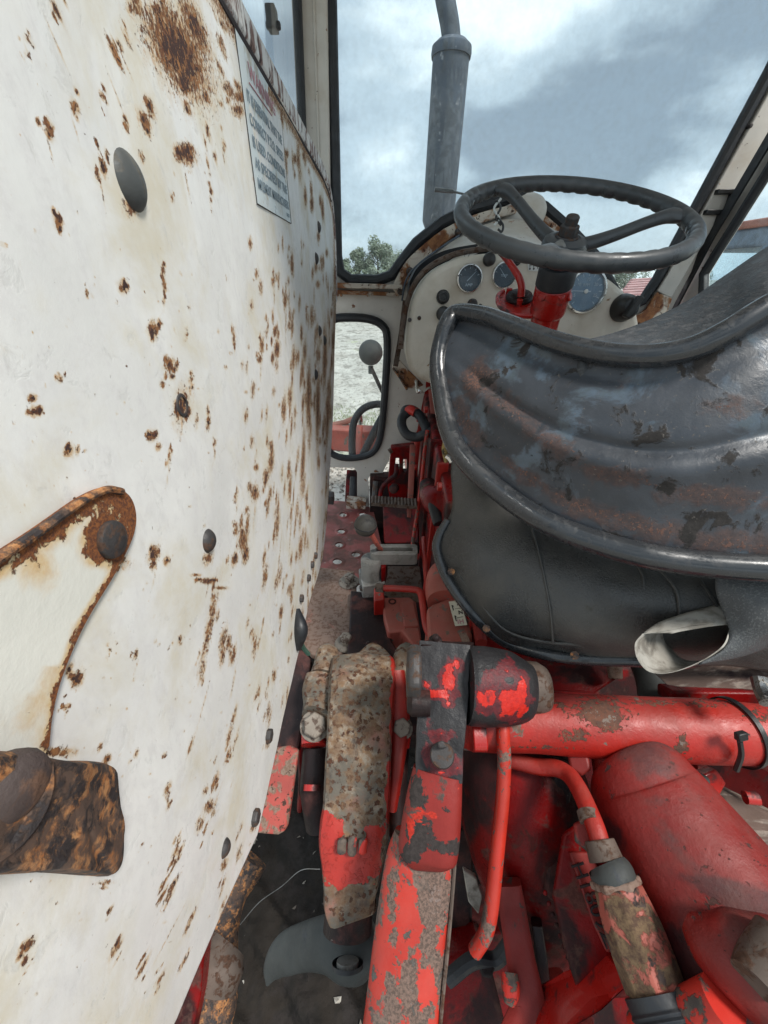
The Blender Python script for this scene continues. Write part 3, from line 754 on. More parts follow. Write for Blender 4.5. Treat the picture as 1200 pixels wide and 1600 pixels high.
bm = B(); tube(bm, [PY(679, 296, 1.525), PY(708, 299, 1.525)], .006, seg=6, n=1); part('blade', bm, M_black, wa)

# unseen cab roof and right wall added as shade; roof cut short for light
bm = B(); prism(bm, [Vector(q) for q in ((-.32, .40, 2.47), (1.14, .40, 2.47), (1.14, 1.56, 2.47), (-.32, 1.56, 2.47))], (0, 0, .03)); part('roof', bm, M_white, cab, bev=.01)
bm = B(); prism(bm, [Vector(q) for q in ((1.045, -.3, .75), (1.045, 1.5, .75), (1.045, 1.5, 1.62), (1.045, -.3, 1.62))], (.01, 0, 0)); part('unseen_side_wall', bm, M_white, cab)

# ================================================================== EXHAUST outside on the bonnet
ex = thing('exhaust_stack', 'blue-grey upright exhaust silencer standing beyond the windscreen', 'exhaust', PY(684, 345, 2.2))
bm = B()
c = [(684, 352), (705, 72)]
b0, b1 = PY(684, 350, 2.2), PY(706, 74, 2.2)
u_ = (b1 - b0)
L_ = u_.length
r_ = .070
lathe(bm, b0, u_, [(r_ * .72, -.03), (r_ * .9, -.006), (r_, .01), (r_ * 1.0, L_ - .02)], 40)
part('silencer', bm, M_steelpipe, ex)
bm = B(); lathe(bm, b0 + u_.normalized() * (L_ - .03), u_, [(r_ * 1.07, 0), (r_ * 1.1, .012), (r_ * 1.07, .03), (r_ * .8, .045), (.036, .05)], 40); part('collar', bm, M_steelpipe, ex)
bm = B(); top = PY(706, 74, 2.2); tube(bm, [top, PY(703, 40, 2.2), PY(694, -10, 2.2), PY(678, -110, 2.2)], .035, seg=24); part('tail_pipe', bm, M_steelpipe, ex)
bm = B(); lathe(bm, b0 + u_.normalized() * -.03, u_, [(.04, -.5), (.04, .01)], 24); part('inlet_pipe', bm, M_steelpipe, ex)
# bonnet of this tractor, mostly hidden behind the dash
bn = thing('bonnet', 'red tractor bonnet ahead of the cab, mostly hidden behind the dashboard', 'bonnet', (.33, 2.2, 1.2))
bm = B(); prism(bm, [Vector(q) for q in ((.12, 1.56, .75), (.12, 1.56, 1.38), (.2, 1.56, 1.47), (.46, 1.56, 1.47), (.54, 1.56, 1.38), (.54, 1.56, .75))], (0, 1.5, 0)); part('cowling', bm, M_red, bn, bev=.03, seg=4)

# ================================================================== things in the yard
M_haze_glass = glass_mat('parked_cab_glass', tint=(.8, .9, .95), dirt=.12)
M_fadeblue = mat('blue_grey_cab_paint', (0.15, 0.20, 0.26), rough=.5, vary=.3)
M_orange = mat('faded_orange_red', (0.36, 0.15, 0.11), rough=.6, vary=.2)
pk = thing('parked_tractor', 'blue-grey parked tractor cab with orange roof edge seen through the side window', 'tractor', (6.4, 7.6, 0))
Xc, Yc = 6.3, 7.4
bm = B(); box(bm, (Xc, Yc, 2.36), (2.3, 1.9, .10)); part('roof_edge', bm, M_orange, pk, bev=.03)
bm = B(); box(bm, (Xc, Yc, 2.20), (2.2, 1.8, .24)); part('roof', bm, M_fadeblue, pk, bev=.04)
for sx, sy in ((-1, -1), (1, -1), (-1, 1), (1, 1), (0, -1)):
    bm = B(); tube(bm, [Vector((Xc + sx * 1.03, Yc + sy * .85, 2.1)), Vector((Xc + sx * 1.1, Yc + sy * .9, 1.1))], .055, seg=8, n=1); part('pillar', bm, M_fadeblue, pk)
bm = B(); box(bm, (Xc, Yc, .95), (2.3, 1.9, .5)); part('cab_body', bm, M_fadeblue, pk, bev=.05)
bm = B(); box(bm, (Xc, Yc - .86, 1.62), (1.9, .02, .9)); part('window', bm, M_haze_glass, pk)
bm = B(); box(bm, (Xc - 1.05, Yc, 1.62), (.02, 1.6, .9)); part('window', bm, M_haze_glass, pk)
for sx in (-1, 1):
    bm = B(); lathe(bm, (Xc + sx * .85 - .15, Yc + .1, .8), (1, 0, 0), [(.4, 0), (.78, .02), (.8, .15), (.78, .28), (.4, .3)], 36); part('wheel', bm, M_tyre, pk)
bm = B(); box(bm, (Xc - .3, Yc + 1.9, 1.05), (.8, 1.9, .7)); part('bonnet', bm, M_orange, pk, bev=.08)
bm = B(); tube(bm, [Vector((Xc - 1.25, Yc - .6, 1.2)), Vector((Xc - 1.2, Yc - .6, 1.75))], .02, seg=6, n=1); box(bm, (Xc - 1.2, Yc - .6, 1.5), (.3, .12, .25)); part('lamp_cluster', bm, M_fadeblue, pk, bev=.02)

# red machine with a slatted top, beyond the windscreen's lower right corner
rm = thing('red_machine', 'faded pink-red machine with white slatted top beyond the dashboard', 'farm machine', (3.5, 6.0, 0))
M_paleslat = mat('pale_pink_slat', (0.55, 0.33, 0.32), rough=.7)
p0 = PY(962, 470, 5.2); p1 = PY(1050, 462, 5.2)
bm = B()
tl, tr, brr, bl = PY(985, 438, 6.4), PY(1075, 432, 6.4), PY(1060, 470, 5.2), PY(958, 474, 5.2)
prism(bm, [tl, tr, brr, bl], (0, 0, -.03)); part('top_sheet', bm, M_red, rm)
for k in range(9):
    f = (k + .5) / 9
    a, b = tl.lerp(bl, f), tr.lerp(brr, f)
    bm = B(); prism(bm, [a + Vector((0, 0, .01)), b + Vector((0, 0, .01)), b + Vector((0, -.07, .004)), a + Vector((0, -.07, .004))], (0, 0, .02)); part('slat', bm, M_paleslat, rm)
bm = B(); prism(bm, [bl, brr, Vector((brr.x, brr.y, .5)), Vector((bl.x, bl.y, .5))], (0, 1.2, 0)); part('body', bm, M_red, rm, bev=.03)
for x in (bl.x + .15, brr.x - .15):
    bm = B(); lathe(bm, (x - .1, 5.8, .42), (1, 0, 0), [(.2, 0), (.4, .02), (.42, .1), (.4, .18), (.2, .2)], 28); part('wheel', bm, M_tyre, rm)

# round lamp on a stalk outside the lower window
lm = thing('work_lamp', 'round dusty grey lamp back on a stalk outside the small lower window', 'lamp', PY(580, 600, 2.2))
bm = B(); c = PY(579, 552, 2.3); rr_ = 20 * 2.05 / FPX
lathe(bm, c + Vector((0, .05, 0)), (0, -1, 0), [(rr_ * .9, 0), (rr_, .02), (rr_ * .97, .045), (rr_ * .75, .075), (rr_ * .4, .092), (0, .098)], 32); part('housing', bm, M_greyiron, lm)
bm = B(); tube(bm, [c + Vector((0, 0, -rr_)), c + Vector((0, 0, -rr_ - .04))], .014, seg=10, n=1); part('stem', bm, M_greyiron, lm)
bm = B(); tube(bm, [c + Vector((.0, .06, -rr_ - .02)), c + Vector((.1, .12, -.3)), c + Vector((.3, .2, -.6))], .012, seg=8); part('bracket_arm', bm, M_greyiron, lm)
# front linkage outside: red beam, hoses
fl = thing('front_loader_frame', 'faded red loader crossbeam outside the small lower window', 'loader frame', PY(560, 690, 2.3))
bm = B(); prism(bm, py([(480, 668), (612, 676), (612, 712), (480, 702)], 2.3), (0, .12, 0)); part('crossbeam', bm, M_pink, fl, bev=.01)
bm = B(); tube(bm, [PY(490, 668, 2.4), PY(530, 662, 2.4), PY(552, 655, 2.4)], .018, seg=10); part('tube', bm, M_orange, fl)
bm = B(); body(bm, [(562, 715, 2.2, 5), (560, 690, 2.2, 6), (563, 665, 2.2, 4)], n=3); part('bracket', bm, M_pink, fl)
bm = B(); lathe(bm, PY(563, 658, 2.2), (0, -.3, 1), [(.012, -.02), (.014, 0), (.012, .035), (.006, .045)], 12); part('coupling', bm, M_chrome, fl)
for k, pts in enumerate([[(551, 720, 1.95), (550, 690, 1.95), (553, 660, 1.95), (566, 640, 1.95), (585, 632, 1.95), (600, 634, 1.95), (612, 650, 1.95)], [(562, 722, 2.0), (575, 695, 2.0), (590, 665, 2.0), (604, 640, 2.0), (612, 625, 2.0)]]):
    h = thing('hydraulic_hose', ('black looped hydraulic hose outside the lower window, outer bend', 'straight black hydraulic hose outside the lower window, inside the looped one')[k], 'hose', P(*pts[0]), 'hoses outside the lower window')
    bm = B(); tp(bm, pts, .018 if k == 0 else .02, seg=12); part('hose', bm, M_rubber, h)
bm = B(); body(bm, [(551, 735, 1.8, 9, .02), (550, 760, 1.8, 10, .02), (548, 790, 1.8, 9, .02)], e=5, n=2)
fs = thing('front_step_post', 'dark red post outside the gap below the lower window', 'post', P(550, 790, 1.8)); part('upright', bm, M_deep, fs)
bm = B(); body(bm, [(553, 745, 1.76, 6), (552, 775, 1.76, 7)], n=1); part('sleeve', bm, M_rubber, fs)

# ================================================================== MUDGUARD (white panel on the left)
XM = -0.15
mg = thing('mudguard', 'large white rust-spotted mudguard panel filling the left side of the cab', 'mudguard', (XM, .5, 1.1))
def lerp_tab(tab, x):
    for (a, b), (c, d) in zip(tab, tab[1:]):
        if a <= x <= c: return b + (d - b) * (x - a) / (c - a)
    return tab[0][1] if x < tab[0][0] else tab[-1][1]
top_tab = [(-400, -1490), (370, 0), (500, 251), (511, 280), (517, 305), (521, 350), (523.5, 400), (524.5, 470)]
bot_tab = [(-400, 3000), (0, 2080), (150, 1800), (270, 1592), (331, 1454), (369, 1370), (398, 1305), (420, 1205), (433, 1147), (448, 1082), (467, 1007), (480, 947), (494, 905), (503, 870), (507, 830), (511, 780), (515, 720), (518, 650), (521, 580), (523, 520), (524.5, 470)]
cols = list(np.arange(-400, 0, 16)) + list(np.arange(0, 420, 2.6)) + list(np.arange(420, 505, 1.3)) + list(np.arange(505, 524.6, .65))
cols = [float(c) for c in cols if c <= 524.3]
NR = 620
def warp(p):
    # very slight buckling of the sheet
    d = 0.0022 * mnoise(Vector((p.y * 5, p.z * 5, 1))) + 0.0006 * mnoise(Vector((p.y * 19, p.z * 19, 4)))
    return Vector((p.x + d, p.y, p.z))
SP = [  # rust spots: centre and half size in photograph pixels, strength
 (75, 15, 8, 40, 1.0), (172, 85, 9, 46, 1.1), (190, 60, 6, 30, .8), (150, 150, 8, 18, .9), (107, 168, 11, 22, 1.1), (66, 200, 13, 24, 1.15), (30, 60, 10, 18, .7), (28, 85, 6, 10, .6),
 (187, 195, 8, 18, 1.0), (218, 190, 16, 36, 1.1), (152, 262, 9, 28, 1.1), (285, 240, 25, 32, 1.2), (270, 80, 42, 80, 1.15), (240, 20, 30, 40, 1.0), (280, 130, 22, 40, 1.2), (296, 40, 18, 60, 1.0), (205, 10, 20, 30, .9), (318, 205, 5, 28, .9), (340, 70, 10, 40, .9), (345, 225, 6, 15, .8),
 (370, 150, 26, 22, 1.0), (355, 145, 12, 18, 1.0), (330, 245, 5, 14, .9), (325, 300, 5, 16, .9), (262, 310, 5, 14, .9), (82, 345, 12, 26, 1.15), (187, 447, 12, 20, 1.15), (128, 458, 6, 11, .9), (175, 473, 5, 5, .6), (248, 420, 6, 18, 1.0), (250, 450, 5, 30, 1.0), (230, 516, 13, 24, 1.15), (285, 523, 5, 8, .9),
 (258, 570, 14, 20, 1.15), (247, 600, 6, 14, 1.0), (293, 592, 7, 14, .9), (86, 592, 7, 12, 1.0), (46, 643, 20, 15, 1.15), (100, 703, 14, 19, 1.15), (125, 705, 4, 4, .8), (231, 682, 13, 16, 1.15), (258, 712, 5, 20, 1.0), (302, 655, 4, 12, .8), (320, 660, 6, 26, 1.05), (330, 692, 5, 14, .9), (360, 527, 5, 22, .95), (374, 570, 3, 8, .7), (388, 380, 4, 12, .9), (398, 428, 4, 10, .8), (390, 478, 4, 10, .8), (405, 450, 4, 16, .8),
 (278, 633, 11, 26, 1.4), (425, 440, 5, 18, .9), (443, 468, 6, 28, 1.0), (405, 540, 6, 26, 1.0), (400, 562, 5, 12, .9), (430, 545, 8, 30, 1.1), (455, 560, 6, 40, .9), (470, 580, 6, 45, .95), (450, 620, 5, 40, .9), (420, 720, 8, 40, 1.0), (440, 640, 4, 26, .9), (480, 620, 5, 60, .95), (495, 640, 4, 70, .95), (505, 560, 4, 60, .9), (510, 650, 3, 60, .9), (395, 770, 12, 26, 1.0), (412, 745, 8, 24, 1.0), (365, 775, 5, 14, .9), (380, 650, 4, 15, .8), (390, 690, 4, 12, .8),
 (233, 866, 17, 28, 1.15), (377, 845, 12, 36, 1.1), (365, 830, 8, 18, .9), (300, 908, 6, 7, .8), (320, 908, 24, 10, 1.15), (327, 950, 8, 30, .9), (322, 985, 6, 70, .85), (312, 1050, 5, 40, .8), (345, 1000, 10, 40, .95), (360, 1025, 8, 30, .9), (275, 998, 8, 10, .85), (203, 1024, 6, 14, .95), (162, 1015, 6, 8, .7), (200, 1062, 3, 5, .6), (110, 1060, 16, 26, 1.15), (158, 1186, 10, 16, 1.1), (204, 1178, 4, 8, .8), (252, 1232, 8, 22, .9), (248, 1180, 5, 10, .8), (320, 1260, 14, 22, 1.0), (330, 1220, 8, 30, .95), (305, 1290, 7, 26, .9), (265, 1330, 7, 22, .9), (272, 1330, 5, 30, .9), (243, 1400, 6, 30, 1.0), (258, 1390, 6, 50, 1.0), (213, 1510, 6, 35, 1.0), (240, 1530, 6, 25, .95), (160, 1422, 6, 16, .9), (168, 1485, 7, 28, .95), (30, 1478, 14, 26, 1.0), (350, 1180, 6, 30, .9), (290, 1165, 3, 20, .8), (395, 1010, 6, 30, .9), (410, 900, 6, 40, .9), (430, 820, 6, 50, .9), (450, 760, 5, 50, .9), (470, 720, 4, 60, .9), (345, 1380, 5, 30, .8), (370, 1330, 6, 25, .8), (290, 1440, 4, 25, .8), (360, 1120, 5, 30, .85), (400, 1080, 5, 26, .8),
 (352, 1150, 4, 20, .8), (282, 1500, 4, 22, .8), (90, 1105, 12, 10, .9), (60, 1175, 60, 8, .9), (150, 1380, 30, 6, .8), (120, 870, 4, 5, .7)]
rg = random.Random(12)
for _ in range(150):   # many small ones, densest toward the front edge
    x = 524 - abs(rg.gauss(0, 55)); y = rg.uniform(400, 1150)
    if x > 340: SP.append((x, y, rg.uniform(1.5, 4.0), rg.uniform(6, 24), rg.uniform(.6, .95)))
for _ in range(90):
    SP.append((rg.uniform(0, 520), rg.uniform(0, 1600), rg.uniform(1.5, 3.5), rg.uniform(2, 5), rg.uniform(.5, .8)))
for _ in range(70):
    y = rg.uniform(0, 330); SP.append((370 + y * .52 - rg.uniform(-5, 60), y, rg.uniform(2, 5), rg.uniform(8, 26), rg.uniform(.6, 1.0)))
SQ = []
for (x, y, a, b, s) in SP:
    if min(a, b) >= 5 and max(a, b) < 60:
        SQ.append((x, y, a * .62, b * .55, s * .95))
        for _ in range(4):
            SQ.append((x + rg.gauss(0, a * .55), y + rg.gauss(0, b * .55), a * rg.uniform(.22, .45), b * rg.uniform(.22, .5), s * rg.uniform(.8, 1.05)))
        if rg.random() < .4: SQ.append((x + rg.uniform(-2, 2), y + b * 1.3, 1.6, b * 1.1, .62))
    else: SQ.append((x, y, a, b, s))
for _ in range(170):
    x = 522 - abs(rg.gauss(0, 70)); SQ.append((x, rg.uniform(380, 1120), rg.uniform(1.0, 2.6), rg.uniform(5, 18), rg.uniform(.6, .9)))
for _ in range(260): SQ.append((rg.uniform(0, 520), rg.uniform(0, 1600), rg.uniform(.8, 2.2), rg.uniform(1, 3.5), rg.uniform(.5, .85)))
for (x, y, a, b) in ((320, 872, 9, 12), (346, 1350, 6, 12), (392, 1292, 5, 9), (413, 1163, 4, 8), (195, 320, 12, 22), (172, 880, 20, 16), (278, 633, 14, 32), (278, 633, 10, 20), (495, 370, 3, 10), (492, 418, 3, 10)): SQ.append((x, y, a, b, .85))
SP = SQ
def rust_field(px, py):
    a = np.zeros(px.shape)
    for (cx, cy, rx, ry, s) in SP:
        m = (np.abs(px - cx) < rx * 3 + ry * 1.2) & (np.abs(py - cy) < ry * 3)
        if not m.any(): continue
        tl = (-.42 * min(1, (435 - cy) / 335) if cy < 435 else .5 * min(1, (cy - 435) / 1000)) * min(1, max(.25, (560 - cx) / 300))
        if rx > 1.3 * ry: tl = 0
        dx, dy = px[m] - cx, py[m] - cy
        dx = dx + dy * math.tan(tl)
        g = s * np.exp(-((dx / rx) ** 2 + (dy / ry) ** 2) * .8)
        a[m] = np.maximum(a[m], g)
    return a
nc = len(cols)
co = np.zeros((nc, NR, 3)); PXA = np.zeros((nc, NR)); PYA = np.zeros((nc, NR))
for i, cx in enumerate(cols):
    t, b = lerp_tab(top_tab, cx), lerp_tab(bot_tab, cx)
    for j in range(NR):
        yy = t + (b - t) * j / (NR - 1)
        p = warp(PX(cx, yy, XM))
        co[i, j] = p; PXA[i, j] = cx; PYA[i, j] = yy
att = rust_field(PXA, PYA)
# rust creeping along the top fold of the sheet
dtop = PYA - np.array([lerp_tab(top_tab, c) for c in cols])[:, None]
dlim = 0.022 * FPX / np.maximum(0.05, (co[:, :, 1] * math.cos(PITCH) - (co[:, :, 2] - CAM.z) * math.sin(PITCH)))
att = np.maximum(att, .74 * np.exp(-((dtop - dlim * 1.9) / (dlim * .7)) ** 2) * (PXA > 100))
att = np.maximum(att, .62 * np.clip((PXA - 515) / 6, 0, 1))
me = bpy.data.meshes.new('sheet')
idx = np.arange(nc * NR).reshape(nc, NR)
q = np.stack([idx[:-1, :-1], idx[1:, :-1], idx[1:, 1:], idx[:-1, 1:]], -1).reshape(-1, 4)
vv = co.reshape(-1, 3) - np.array(ORG['mudguard'])
me.vertices.add(len(vv)); me.vertices.foreach_set('co', vv.ravel())
me.loops.add(q.size); me.loops.foreach_set('vertex_index', q.ravel().astype(np.int32))
me.polygons.add(len(q)); me.polygons.foreach_set('loop_start', (np.arange(len(q)) * 4).astype(np.int32))
me.update(calc_edges=True)
a_ = me.attributes.new('rust', 'FLOAT', 'POINT'); a_.data.foreach_set('value', att.ravel())
for p in me.polygons: p.use_smooth = True
me.materials.append(M_fender)
sh = bpy.data.objects.new('sheet', me); COL.objects.link(sh); sh.parent = mg; ORG['sheet'] = ORG['mudguard']
md = sh.modifiers.new('thickness', 'SOLIDIFY'); md.thickness = .003; md.offset = 1 if False else -1
# rolled top edge: raised band following the fold
tops = [(x, lerp_tab(top_tab, x)) for x in list(range(-400, 500, 20)) + [500, 508, 514, 518, 521, 523.2, 524.2]]
tops += [(524.4, 430), (524.4, 470)]
bm = B(); rings = []
for k, (x, y) in enumerate(tops):
    p = PX(x, y, XM)
    a, b = tops[max(0, k - 1)], tops[min(len(tops) - 1, k + 1)]
    t = (PX(*b, XM) - PX(*a, XM)).normalized(); n = Vector((1, 0, 0)).cross(t).normalized()
    if n.z > 0: n = -n
    if k > len(tops) - 7: n = Vector((0, -1, -.3)).normalized() if n.y > 0 or True else n
    w = .024 if k < 46 else .016
    rings.append([p + Vector((-.003, 0, 0)), p + Vector((.0055, 0, 0)), p + n * w + Vector((.0055, 0, 0)), p + n * (w + .004) + Vector((.001, 0, 0)), p + n * (w + .004) + Vector((-.003, 0, 0))])
rings_to(bm, rings)
M_foldrust = mat('rusty_fold_paint', (0.72, 0.71, 0.68), [
    dict(col=(0.30, 0.20, 0.17), col2=(0.16, 0.09, 0.08), scale=42, thr=0.53, soft=0.05, rough=0.95, hn=0.3, stretch=(1, 1, .45)),
    dict(col=(0.09, 0.05, 0.05), scale=70, thr=0.60, soft=0.04, stretch=(1, 1, .45))], rough=.5, vary=.1)
part('top_fold', bm, M_foldrust, mg, bev=.002)
# dark lower line of the fold: a dark bead drawn in for the darkness of its groove
bm = B(); rp = []
for k, (x, y) in enumerate(tops[:-6]):
    rp.append(PX(x, y, XM) + Vector((.001, 0, -.0295)))
tube(bm, rp, .0042, seg=8, n=1); part('fold_groove_bead', bm, mat('dark_fold_groove', (.045, .036, .038), rough=.9, finebump=.6), mg)
# plugs, rivets, bolts
def rv(px, py_, r, h, m, name='rivet', label=None):
    bm = B(); dome(bm, warp(PX(px, py_, XM)), (1, 0, 0), r, h, 28); part(name, bm, m, mg, label=label)
rv(195, 283, .0155, .009, M_plug, 'rubber_plug', 'large grey oval rubber plug')
rv(320, 845, .0108, .009, M_bolt, 'bolt_head')
rv(346, 1325, .0085, .008, M_bolt, 'bolt_head')
for q in ((392, 1277, 10), (413, 1150, 9)):
    bm = B(); hexb(bm, warp(PX(q[0], q[1], XM)), (1, 0, 0), .0088, .009, .3); part('bolt_head', bm, M_bolt, mg, bev=.0012)
for q in ((495, 355), (492, 404), (497, 517), (504, 532), (492, 585)): rv(q[0], q[1], .0125, .009, M_bolt)
for q in ((478, 903), (484, 882), (490, 868), (376, 395), (466, 935)):
    bm = B(); hexb(bm, warp(PX(q[0], q[1], XM)), (1, 0, 0), .0075, .009, .1); 
    part('bolt_head', bm, M_bolt, mg, bev=.001) if q[0] != 376 else bm.free()
# drilled hole with a dark bore
bm = B(); c = warp(PX(278, 633, XM)); lathe(bm, c + Vector((.0016, 0, 0)), (1, 0, 0), [(.0088, -.004), (.0092, 0), (.0080, .0022), (.0060, .0024), (.0054, -.003), (.0001, -.0035)], 24)
part('drilled_hole', bm, M_bolt, mg)
# cable grommet at the lower front edge
bm = B(); tube(bm, [warp(PX(463, 965, XM)) + Vector((.002, 0, .018)), warp(PX(458, 985, XM)) + Vector((.012, 0, 0)), warp(PX(459, 1000, XM)) + Vector((.004, 0, -.02))], [.006, .012, .006], seg=12); part('grommet', bm, M_rubber, mg)
bm = B(); tp(bm, [(461, 985, .66), (468, 995, .68), (474, 1012, .72), (482, 1022, .74)], .004, seg=8); part('cable', bm, mat('green_cable', (.05, .12, .09), rough=.5), mg)
# sticker
O = PX(397, 318, XM) + Vector((.0035, 0, 0))
e1 = PX(452, 355, XM) - PX(397, 318, XM); e2 = PX(390, 84, XM) - PX(397, 318, XM)
wv, hv = Vector((0, e1.y, 0)), Vector((0, 0, e2.z))
wv = Vector((0, .245, 0)) if False else wv
bm = B(); prism(bm, [O, O + wv, O + wv + hv, O + hv], (-.0012, 0, 0)); stk = part('sticker', bm, M_sticker, mg)
bm = B(); o2 = O + Vector((.0002, 0, 0))
for a, b in ((O, O + wv), (O + wv, O + wv + hv), (O + wv + hv, O + hv), (O + hv, O)):
    tube(bm, [a, b], .0006, seg=4, n=1)
part('border', bm, M_bolt, stk)
Wd, Hd = wv.length, hv.length
def ln(txt, fy, fx, size, m, wid):
    o = O + wv * fx + hv * fy + Vector((.0006, 0, 0))
    ob = lettering('lettering', txt, o, (0, 1, 0), (0, 0, 1), size, m, stk, ext=.0001, bold=.0002)
    # fit to the width wanted
    xs_ = [v.co.y for v in ob.data.vertices]; k = wid * Wd / (max(xs_) - min(xs_)); x0_ = o.y - ORG[ob.name].y
    for v in ob.data.vertices: v.co.y = x0_ + (v.co.y - x0_) * k
ts = Hd * .10
ln('WARNING', .80, .18, ts * 1.3, M_redink, .62)
bm = B(); box(bm, O + wv * .42 + hv * .765 + Vector((.0005, 0, 0)), (.0006, Wd * .52, .0012)); part('rule', bm, M_redink, stk)
ln('IT IS ESSENTIAL THAT THE', .635, .07, ts, M_ink, .86)
ln('CORRECT P.T.O. SPEED', .505, .07, ts, M_ink, .86)
ln('IS USED. CONDITIONS', .375, .07, ts, M_ink, .86)
ln('AS SPECIFIED BY THE', .245, .07, ts, M_ink, .88)
ln('IMPLEMENT MANUFACTURERS', .115, .07, ts, M_ink, .88)
ln('3121', .045, .84, ts * .4, M_ink, .10)

# rusty-edged white bracket plate bolted on the mudguard, lower left
br = thing('mudguard_bracket', 'white bracket plate with rusty edges and a large bolt, lower left on the mudguard', 'bracket', PX(100, 950, XM))
edge = [(-260, 1010), (-120, 948), (0, 868), (60, 828), (110, 792), (140, 773), (168, 762), (190, 765), (206, 780), (213, 805), (210, 832), (198, 862), (175, 905), (150, 945), (128, 985), (108, 1030), (92, 1075), (82, 1120), (77, 1165), (60, 1200), (-260, 1300)]
ed = [tuple(v) for v in cr_(edge[:-2], 6)] + edge[-2:]
Epx = ed
XB = XM + .0065
bm = B(); O3 = [PX(a, b, XB) for a, b in ed]
cen = PX(-40, 1030, XB)
vsr = []
K = 46
for k in range(K + 1):
    f = 1 - (k / K) ** 1.0
    s = 1 - (1 - f) if False else (1 - k / K)
    vsr.append([cen.lerp(p, s) if k < K else cen.lerp(p, .002) for p in O3])
vs = [[bm.verts.new(p) for p in r] for r in vsr]
n = len(O3)
for a, b in zip(vs, vs[1:]):
    for i in range(n): bm.faces.new((a[i], a[(i + 1) % n], b[(i + 1) % n], b[i]))
bm.faces.new(vs[-1])
back = [bm.verts.new(p + Vector((-.006, 0, 0))) for p in O3]
for i in range(n): bm.faces.new((vs[0][i], vs[0][(i + 1) % n], back[(i + 1) % n], back[i]))
bp_ = part('bracket_plate', bm, M_bracket, br, sharp=50)
me = bp_.data
at = me.attributes.new('rust', 'FLOAT', 'POINT'); vals = []
segs = [Vector((a, b)) for a, b in ed[:-2]]
for v in me.vertices:
    p = v.co + ORG[br.name]; d = (p - CAM); dep = d.dot(VF)
    u = Vector((600 + FPX * d.dot(VR) / dep, 800 - FPX * d.dot(VU) / dep))
    dm = min((u - s).length for s in segs)
    nz = mnoise(Vector((u.x * .03, u.y * .03, 0))) * 8
    d1 = min((u - s).length for s in segs[:66]); w = 34
    val = max(.98 * math.exp(-((max(0, d1 - 4 + nz)) / w) ** 2), .95 * math.exp(-((max(0, dm + nz * .5)) / 13) ** 2), .55 * math.exp(-(dm / 40) ** 2) if u.y > 1040 else 0)
    if p.x < XB - .002: val = 1.2
    c2 = (u - Vector((172, 843))).length
    val = max(val, .95 * math.exp(-(max(0, c2 - 30 + nz) / 22) ** 2), .6 * math.exp(-((u - Vector((50, 880))).length / 45) ** 2))
    val = max(val, .45 * math.exp(-((u - Vector((60, 1120))).length / 50) ** 2))
    vals.append(val)
at.data.foreach_set('value', vals)
bm = B(); c = PX(172, 843, XB)
lathe(bm, c, (1, 0, 0), [(.0098, -.001), (.0102, .0016), (.0096, .0030), (.007, .0040), (.0001, .0044)], 28)
part('bolt_head', bm, M_bolt, br)
# raised upper rim (the plate's turned edge)
bm = B(); tube(bm, [PX(a, b + 3, XB + .0004) for a, b in edge[:8]], [.0021] * 8, seg=8, n=4); part('turned_edge', bm, M_rustiron, br)

# rusty latch block on the lower left
lb = thing('rusty_latch', 'rust-brown iron latch block projecting at the lower left of the mudguard', 'latch', PX(100, 1260, XM + .02))
XL = XM + .022
bm = B()
o_ = [(-120, 1185), (-60, 1180), (20, 1172), (70, 1180), (120, 1188), (165, 1190), (180, 1205), (184, 1250), (190, 1285), (197, 1312), (190, 1345), (176, 1368), (160, 1369), (110, 1362), (50, 1366), (0, 1368), (-120, 1372)]
def dep_x(px_, py_): return PX(px_, py_, XL)
pts = [PX(a, b, XL - .012 * (1 if a > 150 else 0)) for a, b in o_]
ring = [Vector(v) for v in cr_([tuple(p) for p in pts + [pts[0]]], 4)][:-1]
cn = sum(ring, Vector()) / len(ring)
lay = []
for s_, x_ in ((1.0, -.016), (1.0, -.008), (.985, -.002), (.94, .002), (.8, .0035), (.6, .003), (.35, .0045), (.1, .005)):
    lay.append([cn + (p - cn) * s_ + Vector((x_ + .0022 * mnoise(p * 70 * s_ + Vector((0, 0, s_ * 3))), 0, 0)) for p in ring])
rings_to(bm, lay)
part('plate', bm, M_rustiron, lb, sharp=60)
bm = B()
lathe(bm, PX(18, 1228, XL - .002), (1, -.15, .1), [(.0110, -.004), (.0118, .001), (.0108, .004), (.008, .006), (.0001, .007)], 20)
part('pivot_head', bm, mat('old_pivot_steel', (.07, .05, .045), [dict(col=(.15, .08, .05), scale=60, thr=.55, soft=.06)], rough=.6, finebump=.6), lb)
bm = B(); tube(bm, [PX(70, 1195, XL), PX(64, 1240, XL + .001), PX(40, 1290, XL), PX(0, 1335, XL), PX(-80, 1380, XL)], [.003, .004, .004, .003, .003], seg=8); part('weld_ridge', bm, M_rustiron, lb)

def proj(p):
    d = p - CAM; dep = d.dot(VF)
    return 600 + FPX * d.dot(VR) / dep, 800 - FPX * d.dot(VU) / dep
def Pn(px, py, c, n):
    r = ray(px, py); return CAM + r * ((c - CAM).dot(n) / r.dot(n))
def stain(obj, spots, base=0.0, name='rust'):
    """store where the stains sit on the piece as a mesh attribute (they stay with the piece)"""
    me = obj.data; org = ORG[obj.name]
    a = me.attributes.new(name, 'FLOAT', 'POINT'); vals = []
    for v in me.vertices:
        x, y = proj(v.co + org); m = base
        for s in spots:
            cx, cy, rx, ry, st = s[:5]; an = math.radians(s[5]) if len(s) > 5 else 0
            dx, dy = x - cx, y - cy
            u, w = dx * math.cos(an) + dy * math.sin(an), -dx * math.sin(an) + dy * math.cos(an)
            m = max(m, st * math.exp(-((u / rx) ** 2 + (w / ry) ** 2) * .8))
        vals.append(m)
    a.data.foreach_set('value', vals)

